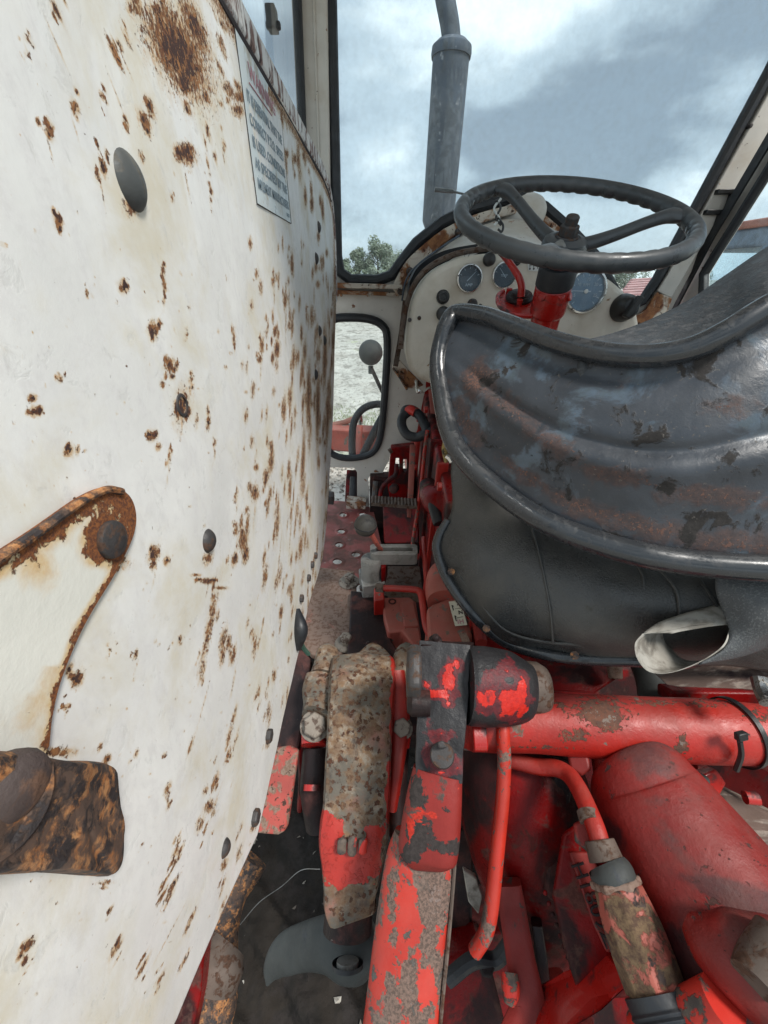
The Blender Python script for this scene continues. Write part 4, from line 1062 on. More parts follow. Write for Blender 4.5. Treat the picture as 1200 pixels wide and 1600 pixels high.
# ================================================================== DASHBOARD
DY = 1.10
da = thing('dashboard', 'cream stained instrument panel with round gauges and black knobs', 'dashboard', PY(800, 600, DY))
do_ = [(636, 522), (643, 477), (656, 447), (680, 421), (717, 403), (757, 396), (799, 395), (850, 398), (900, 410), (938, 427), (964, 444), (987, 467), (997, 490), (1001, 530), (990, 575), (940, 600), (760, 606), (700, 605), (672, 600), (650, 589), (638, 572), (634, 550)]
dso = [tuple(v) for v in cr_(do_ + [do_[0]], 3)][:-1]
bm = B(); prism(bm, py(dso, DY), (0, .10, 0)); part('instrument_panel', bm, M_dash, da, bev=.014, seg=4)
bm = B(); prism(bm, [p + Vector((0, .10, 0)) for p in py([(x * .97 + 24 + (0), y * .97 + 14) for x, y in dso], DY)], (0, .30, 0)); part('rear_housing', bm, M_black, da)
bm = B(); tube(bm, [PY(*q, 1.13) for q in ((626, 545), (629, 510), (636, 474), (650, 440), (674, 415), (712, 397), (757, 389), (800, 388))], .0065, seg=8); part('edge_pipe', bm, M_dirtymetal, da)
# black rubber draught seal between dash and cowl
bm = B(); A_ = cr_([(640, 440), (655, 415), (690, 393), (740, 382), (790, 377), (850, 385), (910, 405)], 4); rings = []
for a in A_:
    o0 = PY(a[0], a[1], 1.28); rings.append([o0, o0 + Vector((0, .01, -.035)), o0 + Vector((0, .1, -.035)), o0 + Vector((0, .1, 0))])
rings_to(bm, rings); part('draught_seal', bm, M_rubber, da)
# inner white cowl sheet behind the dash
bm = B(); A_ = cr_([(640, 470), (650, 428), (680, 398), (720, 368), (760, 350), (800, 342), (850, 350), (900, 385), (930, 420)], 4); rings = []
for a in A_:
    o0 = PY(a[0], a[1], 1.46); o1 = PY(a[0], a[1] + 2, 1.24)
    rings.append([o0, o1 + Vector((0, 0, -.05)), o1 + Vector((0, 0, -.055)), o0 + Vector((0, 0, -.006))])
rings_to(bm, rings); part('cowl_sheet', bm, M_white, da)
def gauge(px, py_, rpx, ticks, ang, half=None):
    c = PY(px, py_, DY) + Vector((0, -.001, 0)); r = rpx * (c - CAM).dot(VF) / FPX
    bm = B(); lathe(bm, c, (0, -1, 0), [(r * 1.02, 0), (r * 1.02, .007), (r * .99, .010), (r * .92, .0105), (r * .86, .006), (r * .84, .003)], 40, cap=False)
    g = part('gauge', bm, M_chrome, da)
    bm = B(); lathe(bm, c, (0, -1, 0), [(r * .88, 0), (r * .88, .003)], 32); part('dial', bm, M_dial if rpx < 25 else mat('tachometer_dial_with_reflection', (.22, .29, .33), rough=.35, vary=.25, finebump=0), g)  # tachometer dial colour carries the blue-grey reflection of its glass
    f = c + Vector((0, -.0036, 0))
    bm = B()
    for k in range(ticks):
        a = math.radians(225 - 270 * k / (ticks - 1)) if ticks > 6 else math.radians(160 - 140 * k / (ticks - 1))
        d = Vector((math.cos(a), 0, math.sin(a))); t = Vector((-math.sin(a), 0, math.cos(a)))
        w = r * .02
        prism(bm, [f + d * r * .66 - t * w, f + d * r * .66 + t * w, f + d * r * .80 + t * w, f + d * r * .80 - t * w], (0, -.0003, 0))
    part('scale', bm, M_print, g)
    a = math.radians(ang); d = Vector((math.cos(a), 0, math.sin(a))); t = Vector((-math.sin(a), 0, math.cos(a)))
    f2 = f + Vector((0, -.0006, 0)); bm = B()
    prism(bm, [f2 - d * r * .25 - t * r * .03, f2 - d * r * .25 + t * r * .03, f2 + d * r * .7 + t * r * .012, f2 + d * r * .7 - t * r * .012], (0, -.0005, 0)); part('needle', bm, M_print, g)
    bm = B(); lathe(bm, c + Vector((0, -.0062, 0)), (0, -1, 0), [(r * .89, 0), (r * .89, .0008)], 32); part('glass', bm, M_glass2, g)
    return g, c, r
g, c, r = gauge(733, 435, 19.5, 5, 45)
lettering('lettering', 'AMP', c + Vector((-.3 * r, -.0038, -.55 * r)), (1, 0, 0), (0, 0, 1), r * .3, M_print, g)
g, c, r = gauge(787, 430, 18.5, 4, 130)
lettering('lettering', 'TEMP', c + Vector((-.3 * r, -.0038, -.1 * r)), (1, 0, 0), (0, 0, 1), r * .25, M_print, g)
g, c, r = gauge(914, 455, 31, 13, 178)
for k, s in enumerate(('5', '10', '15', '20', '25')):
    a = math.radians(200 - 55 * k); lettering('numeral', s, c + Vector((math.cos(a) * r * .52 - .004, -.0038, math.sin(a) * r * .52 - .003)), (1, 0, 0), (0, 0, 1), r * .2, M_print, g)
lettering('lettering', 'RPM', c + Vector((-.2 * r, -.0038, .22 * r)), (1, 0, 0), (0, 0, 1), r * .18, M_print, g)
bm = B(); lathe(bm, c + Vector((0, -.004, 0)), (0, -1, 0), [(r * .1, 0), (r * .1, .003), (r * .06, .004)], 16); part('needle_hub', bm, M_print, g)
def knob(px, py_, rpx, h, prof, name='knob', m=M_black, ax=(0, -1, .12)):
    c = PY(px, py_, DY); r = rpx * (c - CAM).dot(VF) / FPX
    bm = B(); lathe(bm, c, ax, [(r * a, h * b) for a, b in prof], 24); return part(name, bm, m, da)
ring_knob = [(1.15, -.1), (1.15, .15), (.95, .22), (.9, .6), (.8, .95), (.5, 1), (.45, .8), (.001, .8)]
round_knob = [(.7, -.1), (.7, .3), (1, .45), (1.02, .75), (.85, .97), (.4, 1.08), (.001, 1.1)]
knob(692, 464, 9, .012, ring_knob); knob(691, 491, 10.5, .026, round_knob); knob(762, 407, 9.5, .024, round_knob); knob(805, 404, 9.5, .016, ring_knob); knob(738, 475, 7, .008, ring_knob, m=M_bolt)
for q in ((655, 497, 3), (727, 478, 3), (750, 478, 3), (640, 500, 3)): knob(q[0], q[1], q[2], .003, round_knob, 'screw', M_bolt)
bm = B(); c = PY(972, 482, DY)
lathe(bm, c + Vector((0, .01, 0)), (.1, -1, .12), [(.020, 0), (.031, .003), (.032, .014), (.027, .034), (.019, .046), (.0001, .050)], 28)
box(bm, c + Vector((0, -.046, .006)), (.012, .02, .05), Euler((0, .5, 0))); part('light_switch', bm, M_black, da, bev=.002)
# shift-pattern plate
bm = B(); prism(bm, py([(823, 404), (845, 406), (843, 424), (826, 423)], DY - .002), (0, .0015, 0)); dp = part('pattern_plate', bm, M_print, da)
bm = B()
for a, b, c_, d in ((828, 408, 828, 420), (834, 408, 834, 420), (840, 408, 840, 420), (828, 414, 840, 414)): tube(bm, [PY(a, b, DY - .0024), PY(c_, d, DY - .0024)], .0007, seg=4, n=1)
for a, b in ((828, 420), (834, 420), (840, 409)): dome(bm, PY(a, b, DY - .0022), (0, -1, 0), .0022, .0005, 8)
part('pattern', bm, M_blackink, dp)
lettering('lettering', '(P)', PY(724, 399, DY - .0015), (1, 0, 0), (0, 0, 1), .013, M_blackink, da)
bm = B(); tube(bm, [PY(676, 548, 1.09), PY(672, 575, 1.09), PY(672, 590, 1.09), PY(676, 594, 1.09)], .002, seg=6); part('wire_clip', bm, M_chrome, da)
bm = B(); tube(bm, [PY(650, 595, 1.12), PY(652, 610, 1.1), PY(660, 612, 1.1), PY(672, 606, 1.1), PY(690, 612, 1.1)], .0035, seg=6); dome(bm, PY(654, 611, 1.1), (0, -1, 0), .007, .006, 12); part('cable', bm, M_chrome, da)

# ================================================================== STEERING COLUMN, THROTTLE, WHEEL
wc = CAM + Vector((.304, .790, .085)); wn_ = Vector((0, -.3806, .9247)).normalized(); w1 = Vector((1, 0, 0)); w2 = wn_.cross(w1)
if w2.y < 0: w2 = -w2
hub = wc - wn_ * .040
colb = P(848, 515, .79); cdir = (colb - hub).normalized()
st = thing('steering_column', 'bright red steering column with black collar rising in front of the dashboard', 'steering column', colb + cdir * .3)
bm = B(); lathe(bm, hub + cdir * .015, cdir, [(.018, 0), (.020, .012), (.030, .016), (.033, .022), (.033, .048), (.030, .052)], 32); part('collar', bm, M_rubber, st)
bm = B(); lathe(bm, hub + cdir * .067, cdir, [(.029, -.004), (.032, 0), (.0325, .044), (.030, .050), (.027, .052), (.0265, .45)], 32); part('tube', bm, M_redbright, st)
for k in (-1, .15, 1):
    bm = B(); pdir = (Vector((k, -1, .2))).normalized(); hexb(bm, hub + cdir * .090 + pdir * .030, pdir, .0075, .008); part('clamp_bolt', bm, M_redbright, st, bev=.001)
zc = colb + cdir * -.055
# throttle quadrant: a horizontal half-moon plate with its lever
th = thing('throttle_lever', 'red hand throttle lever with half-moon quadrant on the steering column', 'throttle lever', P(812, 478, .80))
bm = B()
c = P(812, 476, .79); qn = -cdir.normalized()
pl = [Pn(*q, c, qn) for q in ((857, 484), (850, 492), (826, 494), (800, 491), (783, 482), (777, 470), (780, 460), (792, 455), (812, 462), (835, 470), (856, 476))]
pl = [Vector(v) for v in cr_([tuple(p) for p in pl + [pl[0]]], 3)][:-1]
prism(bm, pl, qn * -.006); part('quadrant', bm, M_redbright, th, bev=.0015)
bm = B(); tube(bm, [p + qn * .001 for p in pl[3:21]], .0042, seg=8, n=1); part('quadrant_rim', bm, M_redbright, th)
bm = B(); lathe(bm, Pn(811, 467, c, qn), qn, [(.026, 0), (.027, .004), (.024, .009), (.017, .010), (.016, .013), (.008, .015)], 28); part('friction_disc', bm, M_grease_gap, th)
bm = B(); tp(bm, [(814, 463, .785), (815, 448, .775), (810, 432, .77), (797, 412, .775), (782, 394, .78), (769, 382, .79)], [.0075, .0072, .0068, .0062, .0058, .0054], seg=12); part('lever_rod', bm, M_redbright, th)
bm = B(); tp(bm, [(768, 384, .79), (762, 375, .80), (756, 370, .81)], .003, seg=6); part('wire_end', bm, M_black, th)
for q in ((811, 476), (795, 459)):
    bm = B(); lathe(bm, Pn(*q, c, qn), qn, [(.006, 0), (.006, .010), (.004, .011)], 12); part('pin', bm, M_redbright, th)
bm = B(); tp(bm, [(798, 492, .8), (797, 515, .82)], .007, seg=8, n=1); part('linkage', bm, M_black, th)

sw = thing('steering_wheel', 'black three-spoke steering wheel with finger-grooved rim above the dashboard', 'steering wheel', hub)
NS = 240; rings = []
for k in range(NS):
    a = 2 * math.pi * k / NS
    rd = w1 * math.cos(a) + w2 * math.sin(a); ring = []
    gr = max(0, math.sin(a * 46)) ** 1.0
    for j in range(16):
        q = 2 * math.pi * j / 16
        rr2 = .0124
        inner = max(0, -math.cos(q)) * .8 + max(0, -math.sin(q)) * .5
        rr2 -= .0028 * gr * min(1, inner)
        ring.append(wc + rd * (.1787 + math.cos(q) * rr2) + wn_ * math.sin(q) * rr2 * 1.02)
    rings.append(ring)
bm = B(); vs = [[bm.verts.new(v) for v in r] for r in rings]
for i in range(NS):
    a, b = vs[i], vs[(i + 1) % NS]
    for j in range(16): bm.faces.new((a[j], a[(j + 1) % 16], b[(j + 1) % 16], b[j]))
part('rim', bm, M_wheel, sw, sharp=60)
for ang in (121, 2, 242):
    a = math.radians(ang); rd = w1 * math.cos(a) + w2 * math.sin(a); tg = rd.cross(wn_)
    rings = []
    for s, w, t, z in ((.012, .014, .010, -.040), (.04, .0135, .0105, -.038), (.08, .0115, .0098, -.026), (.12, .0108, .0094, -.011), (.148, .0125, .0098, -.002), (.165, .019, .0100, 0), (.175, .024, .0085, 0)):
        p = wc + rd * s + wn_ * z
        rings.append([p + tg * w * math.cos(q) + wn_ * t * math.sin(q) for q in (2 * math.pi * k / 14 for k in range(14))])
    flat = [[tuple(v) for v in r] for r in rings]
    dense = list(zip(*[cr_([r[j] for r in flat], 5) for j in range(14)]))
    bm = B(); rings_to(bm, [[Vector(v) for v in r] for r in dense]); part('spoke', bm, M_wheel, sw)
bm = B(); lathe(bm, hub, wn_, [(.020, -.030), (.030, -.022), (.036, -.010), (.0375, 0), (.035, .008), (.028, .012), (.022, .013), (.021, .0115), (.0001, .0115)], 36); part('hub', bm, M_wheel, sw)
bm = B(); washer(bm, hub + wn_ * .0115, wn_, .019, .003); part('washer', bm, M_bolt, sw)
bm = B(); lathe(bm, hub + wn_ * .014, wn_, [(.0155, 0), (.0155, .014), (.0135, .016)], 6, .3); lathe(bm, hub + wn_ * .029, wn_, [(.0105, 0), (.0108, .011), (.008, .014), (.004, .0145)], 14); part('nut', bm, M_bolt, sw, bev=.001)
bm = B(); bx = hub + w1 * -.022 + w2 * -.03 + wn_ * .002
lathe(bm, hub + w2 * -.012 + w1 * -.012, (w1 * -.35 - w2 * .9 + wn_ * .1), [(.013, 0), (.0125, .03), (.010, .045)], 16); part('spoke_boss', bm, M_alloy, sw)

# ================================================================== SEAT
se = thing('seat', 'pan-backed black tractor seat with rust-blotched steel back and rubber edging', 'seat', (.36, .45, .95))
top = [(714, 489, .603), (755, 493, .57), (790, 505, .54), (860, 532, .49), (930, 550, .455), (1000, 557, .43), (1070, 548, .41), (1130, 522, .395), (1200, 480, .385), (1290, 436, .38), (1400, 410, .385), (1560, 420, .43)]
bot = [(688, 600, .60), (702, 672, .575), (730, 722, .55), (790, 775, .52), (860, 820, .485), (940, 850, .46), (1010, 868, .44), (1070, 878, .43), (1130, 884, .42), (1200, 888, .41), (1290, 890, .40), (1560, 860, .43)]
NJ, NI = 90, 60
T_, B2 = cr_([tuple(P(*q)) for q in top], 8), cr_([tuple(P(*q)) for q in bot], 8)
G = []
for i in range(NI + 1):
    v = i / NI; row = []
    for j in range(len(T_)):
        a, b = Vector(T_[j]), Vector(B2[j]); u = j / (len(T_) - 1)
        p = a.lerp(b, v)
        away = (p - CAM).normalized()
        p = p - VR * .016 * math.sin(math.pi * v) * max(0, 1 - u * 7)
        fade = min(1, u * 5)
        # pressed shape: hollow under the edge, a long crease, a rounded swage, a second hollow
        hgt = .022 * math.sin(math.pi * v) * fade
        cz = .44 + .06 * u
        hgt -= .006 * math.exp(-((v - cz) / .035) ** 2) * fade * min(1, max(0, (u - .05) * 9))
        hgt += .006 * math.exp(-((v - cz - .10) / .055) ** 2) * fade
        hgt -= .004 * math.exp(-((v - .80) / .09) ** 2) * fade
        hgt -= .006 * math.exp(-((v - .13) / .07) ** 2)
        hgt += .0005 * mnoise(p * 25)
        row.append(p - away * (hgt - .009))
    G.append(row)
bm = B(); grid_surf(bm, G)
pan = part('back_pan', bm, M_pan, se, sharp=180)
stain(pan, [(745, 595, 30, 30, 1.15), (800, 640, 60, 22, .85, 30), (730, 660, 20, 60, .9, -25), (860, 690, 80, 18, .8, 25), (980, 745, 110, 18, .85, 12), (1120, 775, 120, 22, .85, 6), (1000, 820, 140, 20, .95, 12), (900, 790, 70, 18, .95, 28), (1150, 850, 140, 20, .9, 5), (820, 740, 70, 14, .9, 35), (1140, 635, 50, 22, .8), (1110, 560, 30, 10, .4), (970, 600, 30, 10, .35)], .12)
md = pan.modifiers.new('thickness', 'SOLIDIFY'); md.thickness = .003; md.offset = 0
loop = top[:11] 
edge_pts = [P(*q) for q in reversed(top)] + [P(700, 505, .605), P(690, 535, .608), P(685, 565, .606)] + [P(*q) for q in bot]
bm = B(); tube(bm, edge_pts, [.0125] * 12 + [.0138] * 3 + [.0145] * 12, seg=16, n=8); part('rubber_trim', bm, M_trim, se)
bm = B(); tube(bm, [p + (p - CAM).normalized() * -.002 + Vector((0, 0, 0)) for p in edge_pts], .0, seg=3, n=1) if False else bm.free()
# backrest padding visible above the steel edge on the right
bm = B()
patch(bm, [[(900, 545, .52), (960, 530, .56), (1020, 508, .58), (1080, 478, .58), (1140, 438, .56), (1200, 398, .54), (1300, 340, .50), (1400, 320, .48)],
           [(900, 556, .50), (960, 545, .53), (1020, 528, .54), (1080, 503, .53), (1140, 470, .51), (1200, 432, .48), (1300, 390, .45), (1400, 370, .43)],
           [(900, 570, .475), (960, 566, .48), (1020, 560, .48), (1080, 545, .475), (1140, 515, .46), (1200, 470, .44), (1300, 430, .42), (1400, 410, .40)],
           [(900, 600, .48), (960, 600, .48), (1020, 596, .48), (1080, 580, .48), (1140, 560, .47), (1200, 530, .45), (1300, 500, .44), (1400, 490, .42)]], 8, 6,
      lambda p, u, v: p + VF * (.0 if v > .99 else 0) + Vector((0, 0, .0)))
o = part('backrest_pad', bm, M_vinyl2, se, sharp=180); md = o.modifiers.new('thickness', 'SOLIDIFY'); md.thickness = .02; md.offset = 0
# seat cushion side seen below the pan
rows = [[(716, 690, .66), (760, 720, .65), (830, 760, .63), (900, 790, .61), (980, 820, .59), (1060, 830, .57), (1140, 835, .55), (1230, 840, .54)],
        [(704, 728, .665), (745, 752, .645), (820, 795, .62), (890, 822, .595), (970, 850, .57), (1060, 862, .55), (1140, 866, .53), (1230, 870, .52)],
        [(708, 792, .66), (752, 815, .625), (825, 845, .59), (890, 868, .565), (970, 888, .54), (1060, 903, .515), (1140, 912, .495), (1230, 915, .49)],
        [(683, 850, .665), (742, 868, .615), (820, 890, .575), (890, 910, .55), (970, 925, .525), (1060, 942, .505), (1140, 950, .49), (1230, 955, .48)],
        [(704, 905, .655), (755, 922, .61), (825, 938, .575), (890, 952, .55), (970, 962, .53), (1060, 975, .51), (1140, 985, .50), (1230, 990, .49)],
        [(742, 962, .64), (785, 975, .61), (840, 985, .585), (900, 993, .56), (970, 1000, .54), (1060, 1008, .52), (1140, 1012, .51), (1230, 1018, .50)],
        [(790, 1002, .635), (820, 1008, .615), (860, 1014, .60), (910, 1019, .58), (970, 1024, .56), (1060, 1030, .54), (1140, 1036, .53), (1230, 1042, .52)]]
bm = B(); patch(bm, rows, 8, 8, lambda p, u, v: p + Vector((mnoise(p * 14) * .006, mnoise(p * 14 + Vector((5, 0, 0))) * .006, mnoise(p * 9) * .003)))
cu = part('cushion', bm, M_vinyl, se, sharp=180); md = cu.modifiers.new('thickness', 'SOLIDIFY'); md.thickness = .012; md.offset = 0
bm = B(); tp(bm, [(700, 812, .655), (686, 838, .66), (684, 862, .66), (700, 905, .65), (738, 958, .635), (788, 1002, .63), (850, 1022, .60), (920, 1030, .575), (990, 1032, .55), (1060, 1036, .53)], [.006, .008, .009, .0095, .0095, .0095, .009, .009, .009, .009], seg=12); part('lower_edging', bm, M_trim, se)
bm = B(); tp(bm, [(710, 826, .645), (704, 850, .643), (716, 895, .632), (752, 945, .615), (790, 985, .60), (850, 1003, .58), (940, 1008, .55), (1000, 1010, .535)], .0022, seg=6); part('piping', bm, M_vinyl, cu)
for pts in ([(821, 796, .605), (838, 850, .583), (850, 900, .565), (860, 955, .56), (864, 1005, .575)], [(930, 845, .575), (968, 862, .552), (1000, 890, .53), (1006, 925, .52), (1002, 938, .52)], [(1000, 868, .545), (1030, 890, .52), (1056, 922, .505), (1062, 960, .503)], [(1068, 872, .54), (1100, 915, .50), (1122, 950, .49)]):
    bm = B(); tube(bm, [P(*q) - ray(q[0], q[1]).normalized() * .007 for q in pts], .0018, seg=6); part('seam', bm, M_vinyl, cu)
bm = B(); tp(bm, [(697, 684, .62), (695, 702, .62), (697, 722, .63)], [.003, .005, .003], seg=8); part('torn_foam', bm, M_foam, cu)
bm = B(); prism(bm, [P(998, 862, .515), P(1012, 862, .513), P(1024, 876, .511), P(1030, 886, .511), P(1018, 882, .512)], ray(1015, 875) * .008); part('torn_foam', bm, M_foam, cu, bev=.002)
bm = B(); tp(bm, [(697, 712, .61), (702, 716, .61), (706, 722, .61)], .004, seg=6); part('clip', bm, M_chrome, cu)
# folded vinyl roll, open at its left end
def ring_px(l): return [Vector(v) for v in cr_([tuple(P(*q)) for q in l + [l[0]]], 5)][:-1]
r0 = ring_px([(1004, 990, .47), (1040, 985, .468), (1090, 975, .465), (1137, 975, .462), (1139, 992, .455), (1128, 1012, .45), (1095, 1034, .45), (1050, 1051, .455), (1015, 1050, .46), (996, 1030, .465), (992, 1006, .47)])
r1 = ring_px([(1050, 978, .53), (1080, 972, .53), (1120, 964, .53), (1165, 960, .52), (1180, 980, .51), (1170, 1000, .50), (1140, 1020, .50), (1100, 1034, .505), (1065, 1032, .51), (1046, 1014, .52), (1042, 996, .525)])
bm = B()
n = len(r0); rr0 = [p.lerp(sum(r0, Vector()) / n, .03) for p in r0]
rings = [r1, [a.lerp(b, .5) for a, b in zip(r1, r0)], r0, rr0, [a.lerp(b, .5) for a, b in zip(rr0, r1)], [p.lerp(sum(r1, Vector()) / n, .06) for p in r1]]
rings_to(bm, rings, cap=False); bm.faces.ensure_lookup_table(); part('vinyl_roll', bm, M_cloth, se, sharp=70)
bm = B(); patch(bm, [[(1006, 988, .472), (1030, 972, .485), (1070, 958, .49), (1122, 944, .487)], [(1040, 988, .468), (1070, 980, .468), (1100, 972, .468), (1140, 962, .468)], [(1050, 989, .466), (1080, 984, .466), (1110, 979, .464), (1140, 975, .462)]], 6, 5)
o = part('roll_lining', bm, M_cloth, se, sharp=180); md = o.modifiers.new('thickness', 'SOLIDIFY'); md.thickness = .002
M_perf = mat('perforated_grey_vinyl', (0.062, 0.066, 0.07), [dict(col=(0.15, 0.16, 0.16), scale=430, thr=0.55, soft=0.05, detail=1, op=.8, h=.3)], rough=.6, vary=.2)
bm = B(); patch(bm, [[(1120, 880, .46), (1160, 878, .455), (1210, 880, .45), (1300, 890, .45)], [(1118, 920, .455), (1160, 920, .44), (1210, 920, .435), (1300, 925, .43)], [(1132, 960, .458), (1170, 958, .44), (1215, 960, .432), (1300, 960, .43)], [(1140, 990, .456), (1175, 988, .445), (1215, 985, .44), (1300, 985, .44)], [(1128, 1015, .452), (1170, 1010, .455), (1215, 1000, .46), (1300, 1000, .46)], [(1090, 1037, .453), (1150, 1026, .465), (1215, 1008, .48), (1300, 1005, .48)]], 6, 6)
o = part('perforated_flap', bm, M_perf, se, sharp=180); md = o.modifiers.new('thickness', 'SOLIDIFY'); md.thickness = .002; md.offset = 1
# small rusty tacks along the lower edging
for q in ((705, 893, .64), (898, 1024, .572), (760, 982, .62)):
    bm = B(); c = P(*q); lathe(bm, c - ray(q[0], q[1]).normalized() * .008, CAM - c, [(.006, 0), (.006, .002), (.003, .003)], 8); part('tack', bm, M_rustiron, se)
# wooden support board beneath the seat, right
sb = thing('seat_board', 'weathered brown board under the seat beside the white vinyl roll', 'board', P(1120, 1060, .56))
bm = B(); prism(bm, [P(1040, 1070, .56), P(1110, 1062, .55), P(1240, 1032, .53), P(1240, 1086, .51), P(1160, 1078, .53), P(1060, 1074, .55)], (0, .03, -.012)); part('board', bm, M_wood, sb, bev=.003)
bm = B(); tp(bm, [(1186, 1060, .50), (1192, 1082, .49), (1200, 1098, .48)], .009, seg=10); part('coil_end', bm, M_chrome, sb)

# ================================================================== FLOOR OF THE CAB
ZF = CAM.z - .86
fp = thing('footplate', 'worn pink-red footplate with punched drain holes beside the mudguard', 'footplate', PZ(545, 840, ZF))
def ell(cx, cy, rx, ry, z, n=18): return [PZ(cx + rx * math.cos(2 * math.pi * k / n), cy + ry * math.sin(2 * math.pi * k / n), z) for k in range(n)]
holes = [(536, 804, 6, 3.6), (533, 830, 6, 3.8), (530, 851, 6.5, 4), (556, 866, 7, 4.3), (527, 877, 7.5, 4.6), (562, 826, 6, 3.6), (566, 803, 5, 3), (504, 800, 5, 3), (586, 876, 7, 4)]
bm = B(); plate(bm, [PZ(a, b, ZF) for a, b in ((440, 776), (572, 786), (584, 800), (598, 860), (604, 905), (560, 912), (430, 905))], [ell(a, b, c, d, ZF) for a, b, c, d in holes], (0, 0, -.006))
part('tread_sheet', bm, M_footred, fp)
for a, b, c, d in holes:
    bm = B(); o0, o1 = ell(a, b, c, d, ZF + .004), ell(a, b, c * 1.7, d * 1.7, ZF + .0004); i0 = ell(a, b, c * .96, d * .96, ZF - .004)
    rings_to(bm, [i0, o0, ell(a, b, c * 1.25, d * 1.25, ZF + .0035), o1], cap=False); part('raised_rim', bm, M_footred, fp)
# bolted support plate, nearer
ZB = CAM.z - .74
bpz = thing('bolted_mounting_plate', 'rusty pink flat plate held by two big washered bolts beside the mudguard', 'mounting plate', PZ(515, 950, ZB))
bm = B(); prism(bm, [PZ(a, b, ZB) for a, b in ((440, 883), (500, 886), (553, 892), (557, 905), (556, 985), (549, 1008), (530, 1024), (505, 1026), (486, 1022), (476, 1008), (440, 1000))], (0, 0, -.016)); part('plate', bm, M_plate, bpz, bev=.003)
for a, b in ((546, 910), (541, 1006)):
    c = PZ(a, b, ZB)
    bm = B(); washer(bm, c, (0, 0, 1), .030 if b < 950 else .027, .006); w_ = part('washer', bm, M_washer, bpz)
    bm = B(); hexb(bm, c + Vector((0, 0, .005)), (0, 0, 1), .0145 if b < 950 else .0145, (.022), .25 if b < 950 else .6); part('bolt', bm, M_washer, bpz, bev=.0015)
# lever gate
gt = thing('lever_gate', 'grey cast alloy lever gate with a straight slot', 'lever gate', P(585, 915, 1.0))
zg = CAM.z - .60
bm = B()
def rrect(cx0, cy0, cx1, cy1, sk, r, z, n=5):
    pts = []
    for (x, y, a0) in ((cx1 - r, cy1 - r * .6, 0), (cx0 + r, cy1 - r * .6, 90), (cx0 + r, cy0 + r * .6, 180), (cx1 - r, cy0 + r * .6, 270)):
        for k in range(n):
            a = math.radians(a0 + 90 * k / (n - 1)); xx, yy = x + r * math.cos(a), y + r * .6 * math.sin(a)
            pts.append(PZ(xx + sk * (yy - cy0), yy, z))
    return pts
plate(bm, rrect(578, 850, 652, 866, .06, 6, zg), [rrect(588, 855, 645, 861, .02, 3, zg)], (0, 0, -.034)); part('slotted_plate', bm, M_alloy, gt, bev=.002)
bm = B(); lathe(bm, PZ(580, 872, zg - .02), (0, 0, -1), [(.025, 0), (.027, .004), (.027, .05), (.031, .07)], 24); part('boss', bm, M_alloy, gt)
bm = B(); prism(bm, [PZ(a, b, zg - .08) for a, b in ((560, 888), (598, 880), (602, 912), (566, 916))], (0, 0, -.05)); part('foot', bm, M_alloy, gt, bev=.004)
bm = B(); hexb(bm, PZ(566, 921, zg - .10), (0, 0, 1), .008, .01); part('bolt', bm, M_bolt, gt)
bm = B(); prism(bm, [PZ(a, b, zg - .034) for a, b in ((594, 872), (606, 870), (602, 885), (596, 888))], (0, 0, -.06)); part('stop_bracket', bm, M_deep, gt, bev=.002)
gl = thing('gear_lever', 'short lever with round grey knob standing in the alloy gate', 'gear lever', PZ(594, 858, zg - .02))
bm = B(); tube(bm, [PZ(597, 861, zg - .02), P(589, 850, .985), P(580, 834, .965)], [.0055, .006, .007], seg=10); part('shaft', bm, M_pink, gl)
bm = B(); ball(bm, P(571, 821, .955), .0275, 28); part('knob', bm, mat('grey_knob_plastic', (.10, .095, .085), [dict(col=(.05, .05, .05), scale=30, thr=.52, soft=.1)], rough=.45), gl)
bm = B(); c = P(571, 821, .955); lathe(bm, c - Vector((0, 0, .0015)), (0.1, 0, 1), [(.0272, 0), (.0281, .001), (.0281, .002), (.0272, .003)], 30); part('mould_line', bm, M_rubber, gl)

# ================================================================== TRANSMISSION
tr = thing('transmission_housing', 'oily red transmission housing running forward under the seat', 'transmission', (.3, 1.1, .8))
bm = B(); prism(bm, [Vector(v) for v in ((.13, .78, .84), (.13, 1.47, .84), (.145, 1.47, 1.34), (.145, .78, 1.26))], (.45, 0, 0)); part('main_case', bm, M_deep, tr, bev=.012, seg=3)
bm = B(); prism(bm, [Vector(v) for v in ((-.10, .55, .70), (.8, .55, .70), (.8, 1.48, .70), (-.04, 1.48, .70))], (0, 0, .06)); part('floor_casting', bm, M_grease_gap, tr)
for y0, w in ((1.30, .02), (1.08, .016), (.92, .012)):
    bm = B(); prism(bm, [Vector((.118, y0, .84)), Vector((.118, y0 + w, .84)), Vector((.134, y0 + w, 1.3)), Vector((.134, y0, 1.3))], (.03, 0, 0)); part('flange_rib', bm, M_deep if w > .013 else M_red, tr, bev=.003)
for (x, y) in ((655, 655), (668, 640), (690, 655), (652, 730), (668, 765), (690, 760), (655, 870)):
    bm = B(); c = PX(x, y, .128); hexb(bm, c, (-1, 0, 0), .011, .010, .2); part('bolt', bm, M_red, tr, bev=.001)
bm = B(); tp(bm, [(640, 880, 1.25), (652, 800, 1.25), (660, 740, 1.25), (664, 700, 1.24), (668, 672, 1.23)], [.006] * 5, seg=8); part('brake_rod', bm, M_peel, tr)
bm = B(); tp(bm, [(662, 840, 1.08), (664, 880, 1.0), (668, 930, .95)], .006, seg=8); part('rod', bm, M_red, tr)
bm = B(); prism(bm, [P(*q) for q in ((668, 605, 1.32), (690, 615, 1.30), (700, 660, 1.28), (686, 690, 1.28), (672, 650, 1.30))], (.1, .05, 0)); part('side_lug', bm, M_peel2 if False else M_pink, tr, bev=.004)
